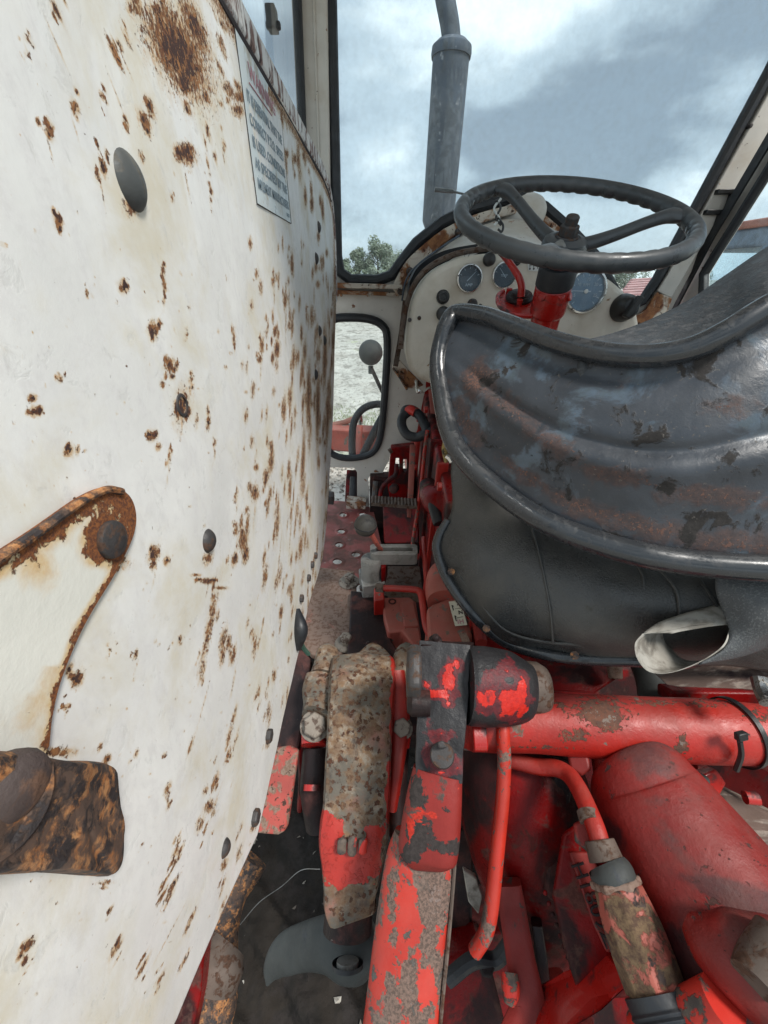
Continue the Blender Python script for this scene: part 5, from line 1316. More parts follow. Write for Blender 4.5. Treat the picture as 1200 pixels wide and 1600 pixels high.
# forward casting with the pedal bracket
pb = thing('pedal_bracket', 'dark red slotted pedal bracket at the front of the footwell', 'bracket', P(625, 735, 1.5))
bm = B(); plate(bm, py([(611, 700), (648, 696), (650, 745), (640, 800), (612, 800), (606, 760)], 1.42), [py([(618, 716), (624, 716), (624, 736), (618, 736)], 1.42), py([(630, 718), (636, 718), (636, 738), (630, 738)], 1.42)], (0, .04, 0)); part('plate', bm, M_deep, pb, bev=.003)
bm = B(); prism(bm, py([(578, 746), (604, 745), (650, 750), (690, 800), (690, 850), (596, 850), (578, 800)], 1.46), (0, .05, 0)); part('dark_opening_sheet', bm, M_grease_gap, pb)  # black sheet put in for the dark of the opening
bm = B(); tp(bm, [(593, 790, 1.40), (596, 765, 1.40), (608, 750, 1.39), (618, 742, 1.38), (620, 725, 1.38)], .008, seg=8); part('bent_lever', bm, M_deep, pb)
bm = B(); tp(bm, [(585, 746, 1.42), (592, 748, 1.42), (604, 750, 1.42)], .009, seg=8, n=1); part('pin', bm, M_deep, pb)
bm = B(); tp(bm, [(586, 775, 1.42), (588, 752, 1.42)], .012, seg=10, n=1); part('bolt', bm, M_bolt, pb)
bm = B(); tp(bm, [(612, 703, 1.40), (608, 706, 1.40)], .01, seg=8, n=1); part('bolt_head', bm, M_dirtymetal, pb)
bm = B(); lathe(bm, P(617, 762, 1.38), (-.2, -1, .3), [(.016, 0), (.016, .03), (.01, .034)], 14); part('sleeve', bm, M_grease_gap, pb)
bm = B(); prism(bm, [P(*q) for q in ((598, 788, 1.42), (652, 784, 1.36), (656, 850, 1.32), (600, 850, 1.38))], (0, .03, 0)); part('lower_casting', bm, M_deep, pb, bev=.006)
cp = thing('clutch_pedal', 'rusty pedal arm with a serrated foot tread in the footwell', 'pedal', P(640, 790, 1.3))
bm = B(); body(bm, [(645, 695, 1.34, 4.5, .004), (643, 740, 1.31, 4.5, .004), (641, 785, 1.28, 4.5, .004), (639, 808, 1.26, 3, .004)], e=6, seg=10, n=2); part('arm', bm, M_peel2 if False else M_pink, cp, bev=.001)
bm = B(); c0, c1 = P(580, 783, 1.27), P(651, 788, 1.24)
K = 22
rings = []
for k in range(K * 4 + 1):
    f = k / (K * 4); p = c0.lerp(c1, f); z = .0035 * abs(math.sin(math.pi * f * K / 1.6))
    rings.append([p + Vector((0, -.022, -.005)), p + Vector((0, -.022, .004 + z)), p + Vector((0, .022, .006 + z)), p + Vector((0, .022, -.005))])
rings_to(bm, rings); part('serrated_tread', bm, M_dirtymetal, cp)
hz = thing('heater_hose', 'black rubber hose loop with red-painted end beside the dashboard', 'hose', P(650, 660, 1.3))
bm = B(); tp(bm, [(638, 643, 1.30), (629, 652, 1.30), (628, 665, 1.29), (636, 679, 1.28), (652, 683, 1.27), (668, 676, 1.25), (690, 668, 1.24), (720, 655, 1.22)], .0155, seg=14); part('hose', bm, M_rubber, hz)
bm = B(); tp(bm, [(630, 650, 1.302), (634, 640, 1.30), (645, 641, 1.29), (656, 650, 1.28), (664, 664, 1.262), (668, 674, 1.25)], [.0130, .0140, .0150, .0155, .0155, .0150], seg=14); part('upper_run', bm, M_rubber, hz)
bm = B(); tp(bm, [(637, 640.5, 1.299), (644, 641, 1.288), (650, 645, 1.281)], .0162, seg=14); part('painted_end', bm, M_peel2, hz)
sb2 = thing('black_sleeve', 'short black rubber sleeve on a red stub beside the seat', 'rubber sleeve', P(684, 800, 1.0))
bm = B(); body(bm, [(668, 757, 1.1, 13), (676, 775, 1.06, 20), (690, 785, 1.03, 26), (720, 790, 1.0, 30)], e=2.2); part('stub', bm, M_deep, sb2)
bm = B(); body(bm, [(677, 783, 1.02, 10), (681, 800, 1.0, 10), (687, 818, .985, 10)], n=2); part('sleeve', bm, M_rubber, sb2)
bm = B(); body(bm, [(667, 762, 1.07, 12), (672, 772, 1.06, 12)], n=1); part('collar', bm, M_dirtymetal, sb2)

# greasy well and pink cover ahead of the casting
ZC = CAM.z - .70
cv = thing('hydraulic_top_cover', 'flat cover, oily black on its left and sun-faded pink on its right', 'cover', PZ(600, 970, ZC))
bm = B(); prism(bm, [PZ(a, b, ZC - .02) for a, b in ((548, 922), (606, 930), (612, 1000), (640, 1045), (540, 1045), (545, 990))], (0, 0, -.04)); part('oily_half', bm, M_grease_gap, cv, bev=.004)
bm = B(); prism(bm, [PZ(a, b, ZC) for a, b in ((598, 933), (640, 932), (650, 940), (660, 1006), (648, 1012), (628, 985), (606, 988), (599, 960))], (0, 0, -.06)); part('pink_half', bm, M_pink, cv, bev=.005)
bm = B(); prism(bm, [PZ(a, b, ZC + .006) for a, b in ((625, 940), (646, 940), (655, 978), (632, 978))], (0, 0, -.01)); part('raised_pad', bm, M_pink, cv, bev=.002)
bm = B(); lathe(bm, PZ(613, 940, ZC + .0005), (0, 0, 1), [(.0095, -.004), (.010, .0015), (.006, .001), (.0055, -.008), (.0001, -.009)], 16); part('oil_hole', bm, M_grease_gap, cv)
bm = B(); prism(bm, [PZ(a, b, ZC + .03) for a, b in ((584, 918), (599, 916), (601, 936), (584, 938))], (0, 0, -.06)); part('red_lug', bm, M_red, cv, bev=.004)
for q in ((575, 1006), (612, 975)):
    bm = B(); dome(bm, PZ(q[0], q[1], ZC - .02), (0, 0, 1), .006, .004, 10); part('bolt_head', bm, M_grease_gap, cv)
bm = B(); prism(bm, [PZ(a, b, ZC - .05) for a, b in ((602, 884), (656, 884), (662, 925), (600, 925))], (0, 0, -.04)); part('dusty_step', bm, M_dirtymetal, cv, bev=.003)
bp2 = thing('bent_red_pipe', 'thin red pipe bent at a right angle around the pink cover', 'pipe', PZ(655, 930, ZC))
bm = B(); tp(bm, [(598, 919, .92), (620, 919.5, .915), (645, 921, .905), (655, 924, .90), (659, 934, .885), (662, 955, .86), (665, 975, .835), (671, 990, .81), (685, 1004, .79)], .0078, seg=12); part('pipe', bm, M_red, bp2)
bm = B(); tp(bm, [(588, 918, .925), (600, 919, .92)], .011, seg=6, n=1); part('union', bm, M_dirtymetal, bp2)
# round cover with decal
dc = thing('decal_cover', 'faded red cover with a small cream H decal beside the seat', 'cover', P(700, 975, .85))
bm = B(); body(bm, [(690, 893, .95, 14, .03), (688, 905, .92, 21, .04), (688, 925, .89, 23, .045), (692, 945, .86, 24, .045)], e=2.4); part('dome', bm, M_pink, dc)
bm = B(); prism(bm, [P(*q) for q in ((667, 950, .83), (676, 943, .84), (700, 934, .86), (724, 937, .85), (738, 990, .79), (738, 1004, .78), (682, 1004, .775), (669, 995, .785))], (0, 0, -.09)); fb = part('sloping_face', bm, M_pink, dc, bev=.006, seg=3)
bm = B(); c = P(686, 906, .885); hexb(bm, c, (0, -.5, 1), .012, .012, .2); part('bolt', bm, M_dirtymetal, dc, bev=.001)
bm = B(); c = P(680, 913, .88); hexb(bm, c, (0, -.5, 1), .010, .010, .7); part('bolt', bm, M_bolt, dc, bev=.001)
q0, q1, q2, q3 = (P(701, 940, .838), P(719, 938, .838), P(730, 976, .796), P(711, 978, .796))
nn = (q1 - q0).cross(q3 - q0).normalized()
if nn.dot(CAM - q0) < 0: nn = -nn
up_ = (CAM - q0).normalized() * .004
bm = B(); prism(bm, [q + up_ for q in (q0, q1, q2, q3)], -nn * .001); dk_ = part('decal', bm, M_decal, dc)
ea, eb = (q1 - q0), (q3 - q0)
def dl(t, fx, fy, s, m):
    lettering('lettering', t, q0 + up_ + nn * .0004 + ea * fx + eb * fy, ea, -eb, s, m, dk_, ext=.0002, bold=.0003)
dl('A', .62, .2, .010, M_blackink); dl('N', .55, .56, .012, M_blackink); dl('H', .42, .93, .013, M_redink); dl('I', .26, .93, .013, M_redink)
bm = B()
for fy0, fy1 in ((.17, .38), (.60, .82)):
    a, b = q0 + up_ + nn * .0006 + ea * .2 + eb * fy0, q0 + up_ + nn * .0006 + ea * .2 + eb * fy1
    tube(bm, [a, b], .0011, seg=4, n=1); tube(bm, [a, a + ea * .1 + eb * .06], .0009, seg=4, n=1)
part('arrow', bm, M_blackink, dk_)
bm = B(); tube(bm, [q0 + up_ + ea * .4 + eb * .33 + nn * .0005, q0 + up_ + ea * .85 + eb * .33 + nn * .0005], .0005, seg=4, n=1); tube(bm, [q0 + up_ + ea * .3 + eb * .7 + nn * .0005, q0 + up_ + ea * .85 + eb * .68 + nn * .0005], .0005, seg=4, n=1); part('rule', bm, M_blackink, dk_)
bm = B(); body(bm, [(722, 1002, .77, 14, .012), (732, 998, .77, 10, .012)], n=2); part('lug', bm, M_plate, dc)
bm = B(); tp(bm, [(736, 940, .84), (746, 975, .80), (752, 1005, .76)], .012, seg=10); part('side_pipe', bm, M_yoke, dc)

# ================================================================== RUST-SPECKLED AXLE CASTING
ax = thing('axle_casting', 'rust-speckled grey casting with red lower end between mudguard and lift arm', 'casting', P(560, 1200, .68))
bm = B()
body(bm, [(566, 1040, .80, 30, .02), (567, 1043, .79, 43, .035), (567, 1056, .77, 50, .05), (566, 1080, .735, 51, .058), (563, 1130, .70, 49, .06), (560, 1190, .675, 49, .06), (557, 1250, .655, 50, .06), (554, 1290, .64, 52, .06), (551, 1330, .63, 46, .055), (548, 1370, .62, 40, .05), (546, 1392, .613, 38, .047), (546, 1397, .612, 36, .045)], e=4.6, seg=48, n=14, wob=.002, ws=18)
mb = part('main_body', bm, M_speckle, ax)
stain(mb, [(515, 1300, 22, 26, 1.3), (550, 1325, 40, 16, 1.0), (585, 1320, 16, 30, 1.0), (545, 1350, 60, 34, 1.15), (510, 1345, 16, 40, 1.1), (614, 1080, 6, 200, .8), (606, 1240, 5, 60, 1.0)], 0, 'red')
bm = B(); body(bm, [(546, 1388, .62, 36, .045), (545, 1420, .61, 36.5, .045), (543, 1452, .60, 38, .045)], e=2.1, n=3); part('dark_sleeve', bm, M_rubber if False else M_grease_gap, ax)
bm = B(); body(bm, [(567, 1050, .735, 20, .012), (567, 1058, .725, 21, .014), (566, 1066, .72, 17, .006)], e=3); part('raised_pad', bm, M_speckle, ax)
# ears with bolts on both sides
bm = B(); body(bm, [(514, 1010, .80, 10, .012), (512, 1020, .79, 17, .025), (508, 1040, .77, 18, .03), (503, 1060, .75, 20, .035)], e=2.4); part('ear', bm, M_speckle, ax)
bm = B(); body(bm, [(502, 1052, .75, 24, .02), (502, 1075, .735, 30, .03), (500, 1100, .72, 27, .035), (494, 1120, .70, 22, .03)], e=2.8, wob=.003); part('flange', bm, M_speckle, ax)
bm = B(); body(bm, [(520, 1060, .75, 26, .03), (522, 1100, .72, 24, .03), (522, 1150, .70, 18, .02)], e=3); part('web', bm, M_speckle, ax)
bm = B(); body(bm, [(640, 1008, .79, 8, .012), (634, 1022, .78, 17, .02), (628, 1050, .76, 18, .03), (624, 1085, .735, 17, .03)], e=2.5); part('ear', bm, M_speckle, ax)
bm = B(); body(bm, [(618, 1050, .745, 15, .03), (622, 1100, .72, 17, .03), (624, 1140, .70, 16, .03), (620, 1200, .67, 11, .03), (612, 1260, .65, 9, .03)], e=3); part('red_flank', bm, M_red, ax)
def bolt_big(px, py_, d, rpx, m=M_speckle):
    c = P(px, py_, d); r = rpx * d / FPX; a = (CAM - c).normalized() + Vector((0, 0, .15))
    bm = B(); lathe(bm, c, a, [(r * 1.18, 0), (r * 1.2, .004), (r * 1.05, .006)], 28); part('washer', bm, m, ax)
    bm = B(); hexb(bm, c + a.normalized() * .006, a, r, .013, .4); part('bolt', bm, m, ax, bev=.002)
bolt_big(492, 1134, .69, 19, M_washer); bolt_big(628, 1138, .685, 14, M_washer)
bm = B(); body(bm, [(491, 1150, .70, 20, .02), (490, 1165, .69, 19, .02)], e=3); part('red_nut', bm, M_redbright, ax)
bm = B(); body(bm, [(628, 1150, .69, 14, .015), (627, 1166, .685, 13, .015)], e=3); part('red_nut', bm, M_redbright, ax)
bm = B(); body(bm, [(494, 1168, .72, 20, .03), (493, 1215, .70, 23, .03), (494, 1240, .69, 24, .03), (498, 1290, .68, 20, .03)], e=2.2); part('dark_stud', bm, M_grease_gap, ax)
bm = B(); body(bm, [(488, 1226, .665, 13, .012), (487, 1236, .66, 13, .012)], e=2.2, n=2); part('red_cap', bm, M_redbright, ax)
bm = B(); body(bm, [(626, 1168, .72, 14, .03), (622, 1215, .70, 14, .03), (620, 1300, .68, 12, .03)], e=2.2); part('dark_stud', bm, M_grease_gap, ax)
bm = B(); body(bm, [(618, 1232, .665, 8, .012), (617, 1242, .66, 8, .012)], n=1); part('red_cap', bm, M_redbright, ax)
bm = B(); body(bm, [(470, 1130, .76, 12, .03), (474, 1200, .74, 8, .03), (470, 1250, .74, 5, .03)], e=3, n=2); part('red_backing', bm, M_deep, ax)
# cast emblem: three raised bars in a roundel
for cx, w, h in ((535, 7, 13), (551, 7, 16), (568, 7, 13)):
    bm = B(); body(bm, [(cx, 1322 - h, .578, w * .5, .002), (cx, 1322 - h * .7, .576, w, .0035), (cx - 1, 1322, .574, w, .004), (cx - 1, 1322 + h * .7, .572, w, .0035), (cx - 1, 1322 + h, .571, w * .5, .002)], e=2.6, n=3, seg=14); part('cast_emblem', bm, M_peel2, ax)

# grey bare casting at the bottom
ga = thing('grey_cast_arm', 'bare grey cast arm with a bolt eye at the foot of the speckled casting', 'cast arm', P(500, 1490, .66))
bm = B(); body(bm, [(419, 1534, .68, 3, .006), (427, 1512, .675, 16, .010), (446, 1490, .665, 25, .014), (480, 1477, .65, 28, .020), (515, 1473, .63, 33, .028), (545, 1478, .615, 41, .034), (566, 1482, .605, 38, .032), (580, 1485, .60, 26, .026), (586, 1486, .60, 10, .012)], e=2.7, seg=40, n=6); part('arm', bm, M_greyiron, ga)
bm = B(); c = P(543, 1510, .562); eax = -VU * .88 - VF * .47; lathe(bm, c, eax, [(.022, -.004), (.022, .001), (.016, .002), (.015, -.004)], 28, cap=False); part('eye_rim', bm, M_rubber, ga)
bm = B(); lathe(bm, c, eax, [(.0155, -.006), (.0155, .000), (.012, .002), (.0001, .0025)], 24); part('bolt_end', bm, M_alloy, ga)

# red angle bar hanging beside the mudguard
ab = thing('support_bar', 'red rust-flecked flat bar with rounded end beside the mudguard edge', 'support bar', P(430, 1240, .66))
bm = B(); prism(bm, [P(*q) for q in ((452, 1165, .70), (466, 1172, .69), (459, 1225, .67), (449, 1290, .65), (444, 1300, .645), (434, 1305, .64), (395, 1302, .64), (405, 1230, .67), (420, 1170, .70))], (0, .008, -.012)); part('bar', bm, M_pinkfleck, ab, bev=.004, seg=3)
bm = B(); prism(bm, [P(*q) for q in ((466, 1010, .80), (486, 1030, .79), (484, 1060, .77), (476, 1120, .74), (464, 1175, .70), (430, 1168, .72), (440, 1100, .76))], (0, .01, -.02)); part('upper_bar', bm, M_grease_gap, ab, bev=.003)
bm = B(); prism(bm, [P(*q) for q in ((464, 1160, .75), (476, 1120, .76), (470, 1190, .745), (454, 1200, .74))], (0, .02, -.02)); part('gusset', bm, M_deep, ab, bev=.002)
# bits under the mudguard, lower left
ub = thing('lower_linkage', 'dark rusty linkage tube and red bracket in the shade under the mudguard', 'linkage', P(330, 1530, .8))
bm = B(); body(bm, [(395, 1340, 1.0, 22), (350, 1420, .95, 26), (335, 1500, .9, 34), (325, 1600, .85, 40), (320, 1680, .82, 42)], e=2.4, wob=.01, ws=20); part('tube', bm, M_rustiron, ub)
bm = B(); body(bm, [(355, 1475, .88, 32, .04), (342, 1500, .86, 42, .045), (332, 1530, .85, 42, .045)], e=2.4); part('knuckle', bm, M_dirtymetal, ub)
bm = B(); prism(bm, [P(*q) for q in ((330, 1455, .8), (318, 1490, .8), (312, 1560, .78), (295, 1640, .76), (220, 1640, .76), (270, 1540, .78))], (0, .03, -.03)); part('red_bracket', bm, M_deep, ub, bev=.006)
bm = B(); tp(bm, [(500, 1358, .9), (470, 1360, .9), (440, 1385, .9), (405, 1410, .9), (375, 1445, .9)], .0008, seg=6)
wr = thing('loose_wire', 'thin pale bent wire lying over the dark soil', 'wire', P(440, 1400, .9)); part('strand', bm, M_alloy, wr)

# ================================================================== LIFT ARM
la = thing('lift_linkage', 'peeling red lift arm with greasy black clamp block at its top', 'lift arm', P(680, 1200, .5))
bm = B(); body(bm, [(695, 1007, .582, 39, .022), (693, 1055, .565, 38.5, .022), (691, 1110, .546, 37.5, .022), (687, 1165, .53, 36, .022), (686, 1214, .517, 35.5, .022)], e=14, seg=64, n=14, wob=.0016, ws=60); cb = part('clamp_block', bm, M_greasered, la)
stain(cb, [(700, 1062, 14, 26, 1.25), (685, 1085, 26, 9, 1.25), (715, 1040, 9, 16, .9), (700, 1100, 10, 8, .9), (690, 1150, 26, 16, .7), (700, 1195, 26, 22, .8), (668, 1070, 8, 8, 1.0), (668, 1180, 10, 30, .6), (690, 1208, 24, 6, 1.1)], .1, 'red')
bm = B(); prism(bm, [P(*q) for q in ((656, 1007, .562), (735, 1009, .562), (742, 1003, .60), (664, 1000, .60))], (0, .005, -.03)); part('block_top', bm, M_grease_gap, la, bev=.003)
bm = B(); lathe(bm, P(680, 1003, .58), (0, 0, 1), [(.010, -.01), (.010, .004), (.006, .006), (.005, .012), (.003, .014)], 12); part('grease_nipple', bm, M_grease_gap, la)
c = P(691, 1180, .497); a = (CAM - c).normalized()
bm = B(); lathe(bm, c, a, [(.0145, -.01), (.0150, .010), (.0135, .0135), (.0001, .0145)], 28); part('pin', bm, M_bolt, la)
bm = B(); prism(bm, [P(683, 1160, .49), P(692, 1157, .49), P(700, 1168, .488), P(686, 1170, .488)], a * .012); part('pin_lug', bm, M_bolt, la, bev=.002)
# big hexagonal nut seen edge-on at the block's left
bm = B(); c0 = P(657, 1052, .545); lathe(bm, c0, (-1, .05, 0), [(.037, 0), (.039, .004), (.039, .014), (.033, .019), (.0001, .020)], 6, .5); part('side_nut', bm, M_greyiron if False else M_bolt, la, bev=.004)
bm = B(); c0 = P(648, 1098, .53); lathe(bm, c0, (-1, .05, 0), [(.016, -.02), (.017, .004), (.012, .010), (.0001, .011)], 20); part('hub_cap', bm, M_grease_gap, la)
bm = B(); body(bm, [(684, 1205, .515, 38, .020), (678, 1250, .505, 43, .022), (672, 1300, .498, 46, .024), (668, 1330, .494, 45, .024), (667, 1343, .492, 36, .018), (667, 1347, .492, 18, .008)], e=3.5, n=5); yt = part('yoke_tongue', bm, M_yoke, la)
stain(yt, [(652, 1240, 14, 30, 1.0), (655, 1300, 22, 34, .95), (700, 1265, 7, 7, .9), (700, 1325, 30, 12, .9), (640, 1330, 14, 20, 1.0)], 0, 'scab')
stain(yt, [(662, 1272, 18, 10, 1.1), (640, 1290, 6, 30, .9)], 0, 'red')
bm = B(); body(bm, [(664, 1312, .515, 48, .026), (658, 1345, .508, 54, .028), (650, 1400, .497, 56, .03), (641, 1480, .48, 58, .03), (632, 1560, .462, 59, .03), (622, 1660, .445, 61, .03), (612, 1800, .42, 64, .03)], e=2.7, n=14, seg=64); at_ = part('arm_tube', bm, M_peel, la)
stain(at_, [(678, 1400, 26, 62, 1.2), (690, 1350, 24, 22, .9), (615, 1400, 12, 80, .9), (640, 1540, 14, 70, 1.1), (672, 1480, 20, 40, .9), (690, 1540, 10, 60, .9), (612, 1560, 16, 60, 1.0), (655, 1590, 30, 30, .9), (705, 1450, 8, 160, .9), (640, 1490, 9, 12, .8)], .08, 'scab')
bm = B(); tube(bm, [P(713, 1322, .49), P(707, 1400, .477), P(700, 1480, .46), P(692, 1560, .444), P(684, 1650, .43)], .0022, seg=6); part('weld_seam', bm, M_dirtymetal, la)
# sleeve at the end of the cross shaft
cs = thing('cross_shaft', 'thick red cross tube with black cable tie running right from the lift arm', 'cross shaft', P(960, 1135, .56))
bm = B(); body(bm, [(728, 1068, .56, 56), (740, 1069, .56, 58), (775, 1072, .56, 56), (812, 1078, .56, 47), (826, 1080, .56, 40)], e=2.2, n=12, seg=48, wob=.003, ws=30); gs = part('greasy_sleeve', bm, M_greasered, cs)
stain(gs, [(800, 1100, 26, 26, 1.3), (760, 1090, 20, 22, 1.1), (765, 1060, 16, 16, .8), (790, 1045, 20, 18, .7), (815, 1075, 12, 30, 1.0)], .12, 'red')
bm = B(); body(bm, [(820, 1073, .58, 38), (842, 1073, .58, 37), (852, 1072, .58, 31), (856, 1072, .58, 20)], e=2.1, n=3); part('end_cap', bm, M_dirtymetal, cs)
bm = B(); body(bm, [(720, 1133, .61, 34), (760, 1129, .60, 41), (830, 1129, .59, 42), (930, 1134, .58, 45), (1030, 1139, .57, 46), (1113, 1142, .56, 46), (1200, 1147, .55, 43), (1300, 1150, .54, 42), (1450, 1155, .53, 42)], e=2.0, seg=64, n=14)
sh_ = part('tube', bm, M_red, cs)
stain(sh_, [(935, 1110, 52, 26, 1.0), (950, 1125, 26, 18, 1.25), (900, 1150, 40, 14, .8), (860, 1100, 40, 10, .85), (1020, 1098, 60, 7, .8), (1100, 1100, 60, 8, .75), (1185, 1118, 30, 16, .8), (1066, 1163, 10, 16, 1.25), (845, 1168, 70, 4, .7), (1050, 1185, 60, 4, .8), (1200, 1160, 14, 26, .7)], 0, 'scab')
bm = B(); body(bm, [(735, 1150, .56, 22), (757, 1150, .56, 22)], e=3.2, n=1); part('hex_end', bm, M_redbright, cs, bev=.002)
M_shaftrust = mat('rust_patch_on_shaft', (0.16, .07, .04), [dict(col=(.10, .04, .025), scale=90, thr=.5, soft=.05, hn=.4), dict(col=(.3, .26, .2), scale=60, thr=.62, soft=.03)], rough=.95, finebump=.6)
stain_pts = 0
# cable tie
bm = B(); cc = P(1148, 1143, .558); axd = (P(1200, 1147, .55) - P(1113, 1142, .56)).normalized() + Vector((.0, .25, -.05)); axd.normalize(); r = 48 * .56 / FPX
x_, y_, z_ = frame_of(axd); rings = []
for k in range(49):
    a = 2 * math.pi * k / 48; d = x_ * math.cos(a) + y_ * math.sin(a)
    rings.append([cc + d * r - axd * .0035, cc + d * (r + .0022) - axd * .0035, cc + d * (r + .0022) + axd * .0035, cc + d * r + axd * .0035])
rings_to(bm, rings, cap=False); zt = thing('cable_tie', 'black cable tie round the red cross tube', 'cable tie', cc); part('band', bm, M_black, zt)
bm = B(); hc = P(1158, 1150, .50); box(bm, hc, (.014, .008, .010), Euler((-.5, 0, .2))); part('head', bm, M_black, zt, bev=.0015)
bm = B(); tp(bm, [(1156, 1158, .505), (1158, 1180, .51), (1150, 1204, .515)], .0035, seg=6); part('tail', bm, M_black, zt)

# ================================================================== HYDRAULICS, lower right
dh = thing('rear_axle_housing', 'large deep red rounded axle housing behind the hydraulic pipes', 'axle housing', P(830, 1400, .66))
bm = B(); body(bm, [(800, 1130, .70, 60), (806, 1180, .69, 88), (818, 1250, .68, 100), (832, 1330, .67, 94), (848, 1420, .66, 76), (860, 1500, .65, 60)], e=2.2, n=6); part('dome', bm, M_deep, dh)
bm = B(); prism(bm, [P(*q) for q in ((730, 1450, .80), (1500, 1450, .80), (1500, 1900, .70), (720, 1900, .70))], (0, .1, -.1)); part('lower_case', bm, M_deep, dh, bev=.01)
bm = B(); prism(bm, [P(*q) for q in ((860, 1040, .86), (1500, 1040, .86), (1500, 1500, .80), (860, 1500, .80))], (0, .15, -.05)); part('rear_case', bm, M_deep, dh, bev=.01)
bm = B(); prism(bm, [P(*q) for q in ((700, 1290, .76), (740, 1300, .75), (738, 1440, .72), (722, 1600, .68), (690, 1600, .68), (696, 1440, .72))], (0, .05, -.05)); part('side_plate', bm, M_grease_gap, dh, bev=.004)
bm = B(); prism(bm, [P(*q) for q in ((690, 1500, .66), (760, 1480, .66), (800, 1640, .62), (690, 1640, .62))], (0, .05, -.05)); part('lower_web', bm, M_deep, dh, bev=.01)
bm = B(); prism(bm, [P(*q) for q in ((724, 1360, .665), (745, 1372, .665), (754, 1402, .655), (748, 1430, .645), (732, 1410, .655))], VF * .01); part('gap_gravel', bm, M_gravel, dh, bev=.002)  # pale slab standing in for ground visible through the gap
bm = B(); prism(bm, [P(*q) for q in ((868, 1190, .60), (896, 1200, .60), (890, 1290, .58), (872, 1420, .55), (852, 1400, .56), (862, 1280, .585))], VF * .02); part('dark_gap_patch', bm, M_grease_gap, dh, bev=.004)  # black patch painting in the shade of a gap
bm = B(); tp(bm, [(700, 1530, .60), (740, 1500, .60), (775, 1500, .60), (800, 1470, .60)], .011, seg=10); part('dark_hose', bm, M_rubber, dh)
for q in ((746, 1300, .645, 12), (770, 1240, .64, 11), (760, 1510, .60, 13), (884, 1590, .48, 15), (1060, 1190, .56, 9)):
    c = P(*q[:3]); a = (CAM - c).normalized(); bm = B(); hexb(bm, c, a, q[3] * q[2] / FPX, .014, .4); part('hex_bolt', bm, M_grease_gap, dh, bev=.002)
for q in ((905, 1192, .57, 17), (918, 1305, .50, 22)):
    c = P(*q[:3]); a = (CAM - c).normalized(); bm = B(); hexb(bm, c, a, q[3] * q[2] / FPX, .018, .1); part('hex_bolt', bm, M_yoke, dh, bev=.002)
# number plate casting
np_ = thing('numbered_casting', 'red cast web with a raised casting number beside the hydraulic fitting', 'casting', P(920, 1400, .52))
bm = B(); prism(bm, [P(*q) for q in ((878, 1300, .53), (900, 1286, .53), (932, 1292, .52), (946, 1330, .515), (1005, 1490, .48), (1000, 1560, .47), (905, 1562, .47), (880, 1480, .49), (862, 1400, .51))], ray(930, 1400).normalized() * .05); part('web', bm, M_deep, np_, bev=.006, seg=3)
bm = B(); prism(bm, [P(*q) for q in ((888, 1330, .515), (925, 1330, .512), (978, 1475, .472), (948, 1490, .47), (925, 1440, .482))], ray(930, 1400).normalized() * .02); part('number_pad', bm, M_yoke, np_, bev=.003)
pa, pb_ = P(903, 1346, .505), P(958, 1474, .466)
rd = (pb_ - pa).normalized(); upv = (CAM - pa).cross(rd)
upv = -upv if upv.dot(VR) < 0 else upv
lettering('casting_number', 'H1809Z', pa + upv.normalized() * -.010, rd, upv, .0235, M_grease_gap, np_, ext=.0016, bold=.0)
bm = B(); prism(bm, [P(*q) for q in ((855, 1565, .50), (905, 1545, .47), (975, 1512, .455), (1000, 1530, .45), (940, 1580, .44), (850, 1640, .46))], (0, .02, -.03)); part('lower_flange', bm, M_redbright, np_, bev=.006)
for k in range(9):
    bm = B(); a, b = (848, 1395), (895, 1530); f = k / 8; dome(bm, P(a[0] + (b[0] - a[0]) * f + 4, a[1] + (b[1] - a[1]) * f, .525 - .03 * f), (0, -.7, 1), .003, .002, 8); part('drip', bm, M_deep, np_)
# large cylinder
lc = thing('lift_cylinder', 'large faded red lift cylinder slanting down to the lower right corner', 'hydraulic cylinder', P(1100, 1400, .45))
bm = B(); body(bm, [(985, 1196, .56, 62, .05), (994, 1210, .55, 74), (1006, 1232, .54, 82), (1030, 1275, .52, 94), (1060, 1325, .50, 106), (1110, 1405, .47, 122), (1160, 1490, .44, 140), (1220, 1590, .41, 160), (1300, 1720, .37, 190)], e=2.1, seg=64, n=12); ba_ = part('barrel', bm, M_cyl, lc)
stain(ba_, [(1130, 1395, 90, 24, .95, 20), (1180, 1420, 60, 40, .9), (1060, 1520, 60, 90, .9, 20), (955, 1300, 20, 60, .7, -30), (1150, 1560, 80, 50, .9)], 0, 'grease')
bm = B(); body(bm, [(966, 1150, .585, 40, .03), (974, 1168, .575, 50, .035), (990, 1200, .56, 62, .04)], e=3.4, n=4); part('upper_boss', bm, M_cyl, lc)
bm = B(); body(bm, [(1075, 1440, .40, 18, .02), (1110, 1470, .385, 45, .03), (1160, 1500, .37, 62, .035), (1215, 1530, .36, 75, .04)], e=2.2, n=5, wob=.004, ws=25); part('port_swelling', bm, M_cyl, lc)
bm = B(); body(bm, [(1110, 1450, .40, 18, .015), (1150, 1465, .385, 26, .02), (1200, 1500, .37, 34, .025), (1260, 1540, .36, 40, .03)], e=2.2, n=5, wob=.004, ws=40); part('greasy_ridge', bm, M_greasered, lc)
bm = B(); body(bm, [(1225, 1480, .345, 40), (1192, 1512, .34, 34), (1178, 1535, .335, 30)], e=2.1, n=3); part('port_fitting', bm, M_dirtymetal, lc)
bm = B(); c = P(1200, 1528, .335); a = (CAM - c).normalized() + Vector((-.8, 0, .3)); hexb(bm, c, a, .008, .010, .3); part('port_plug', bm, M_alloy, lc, bev=.0015)
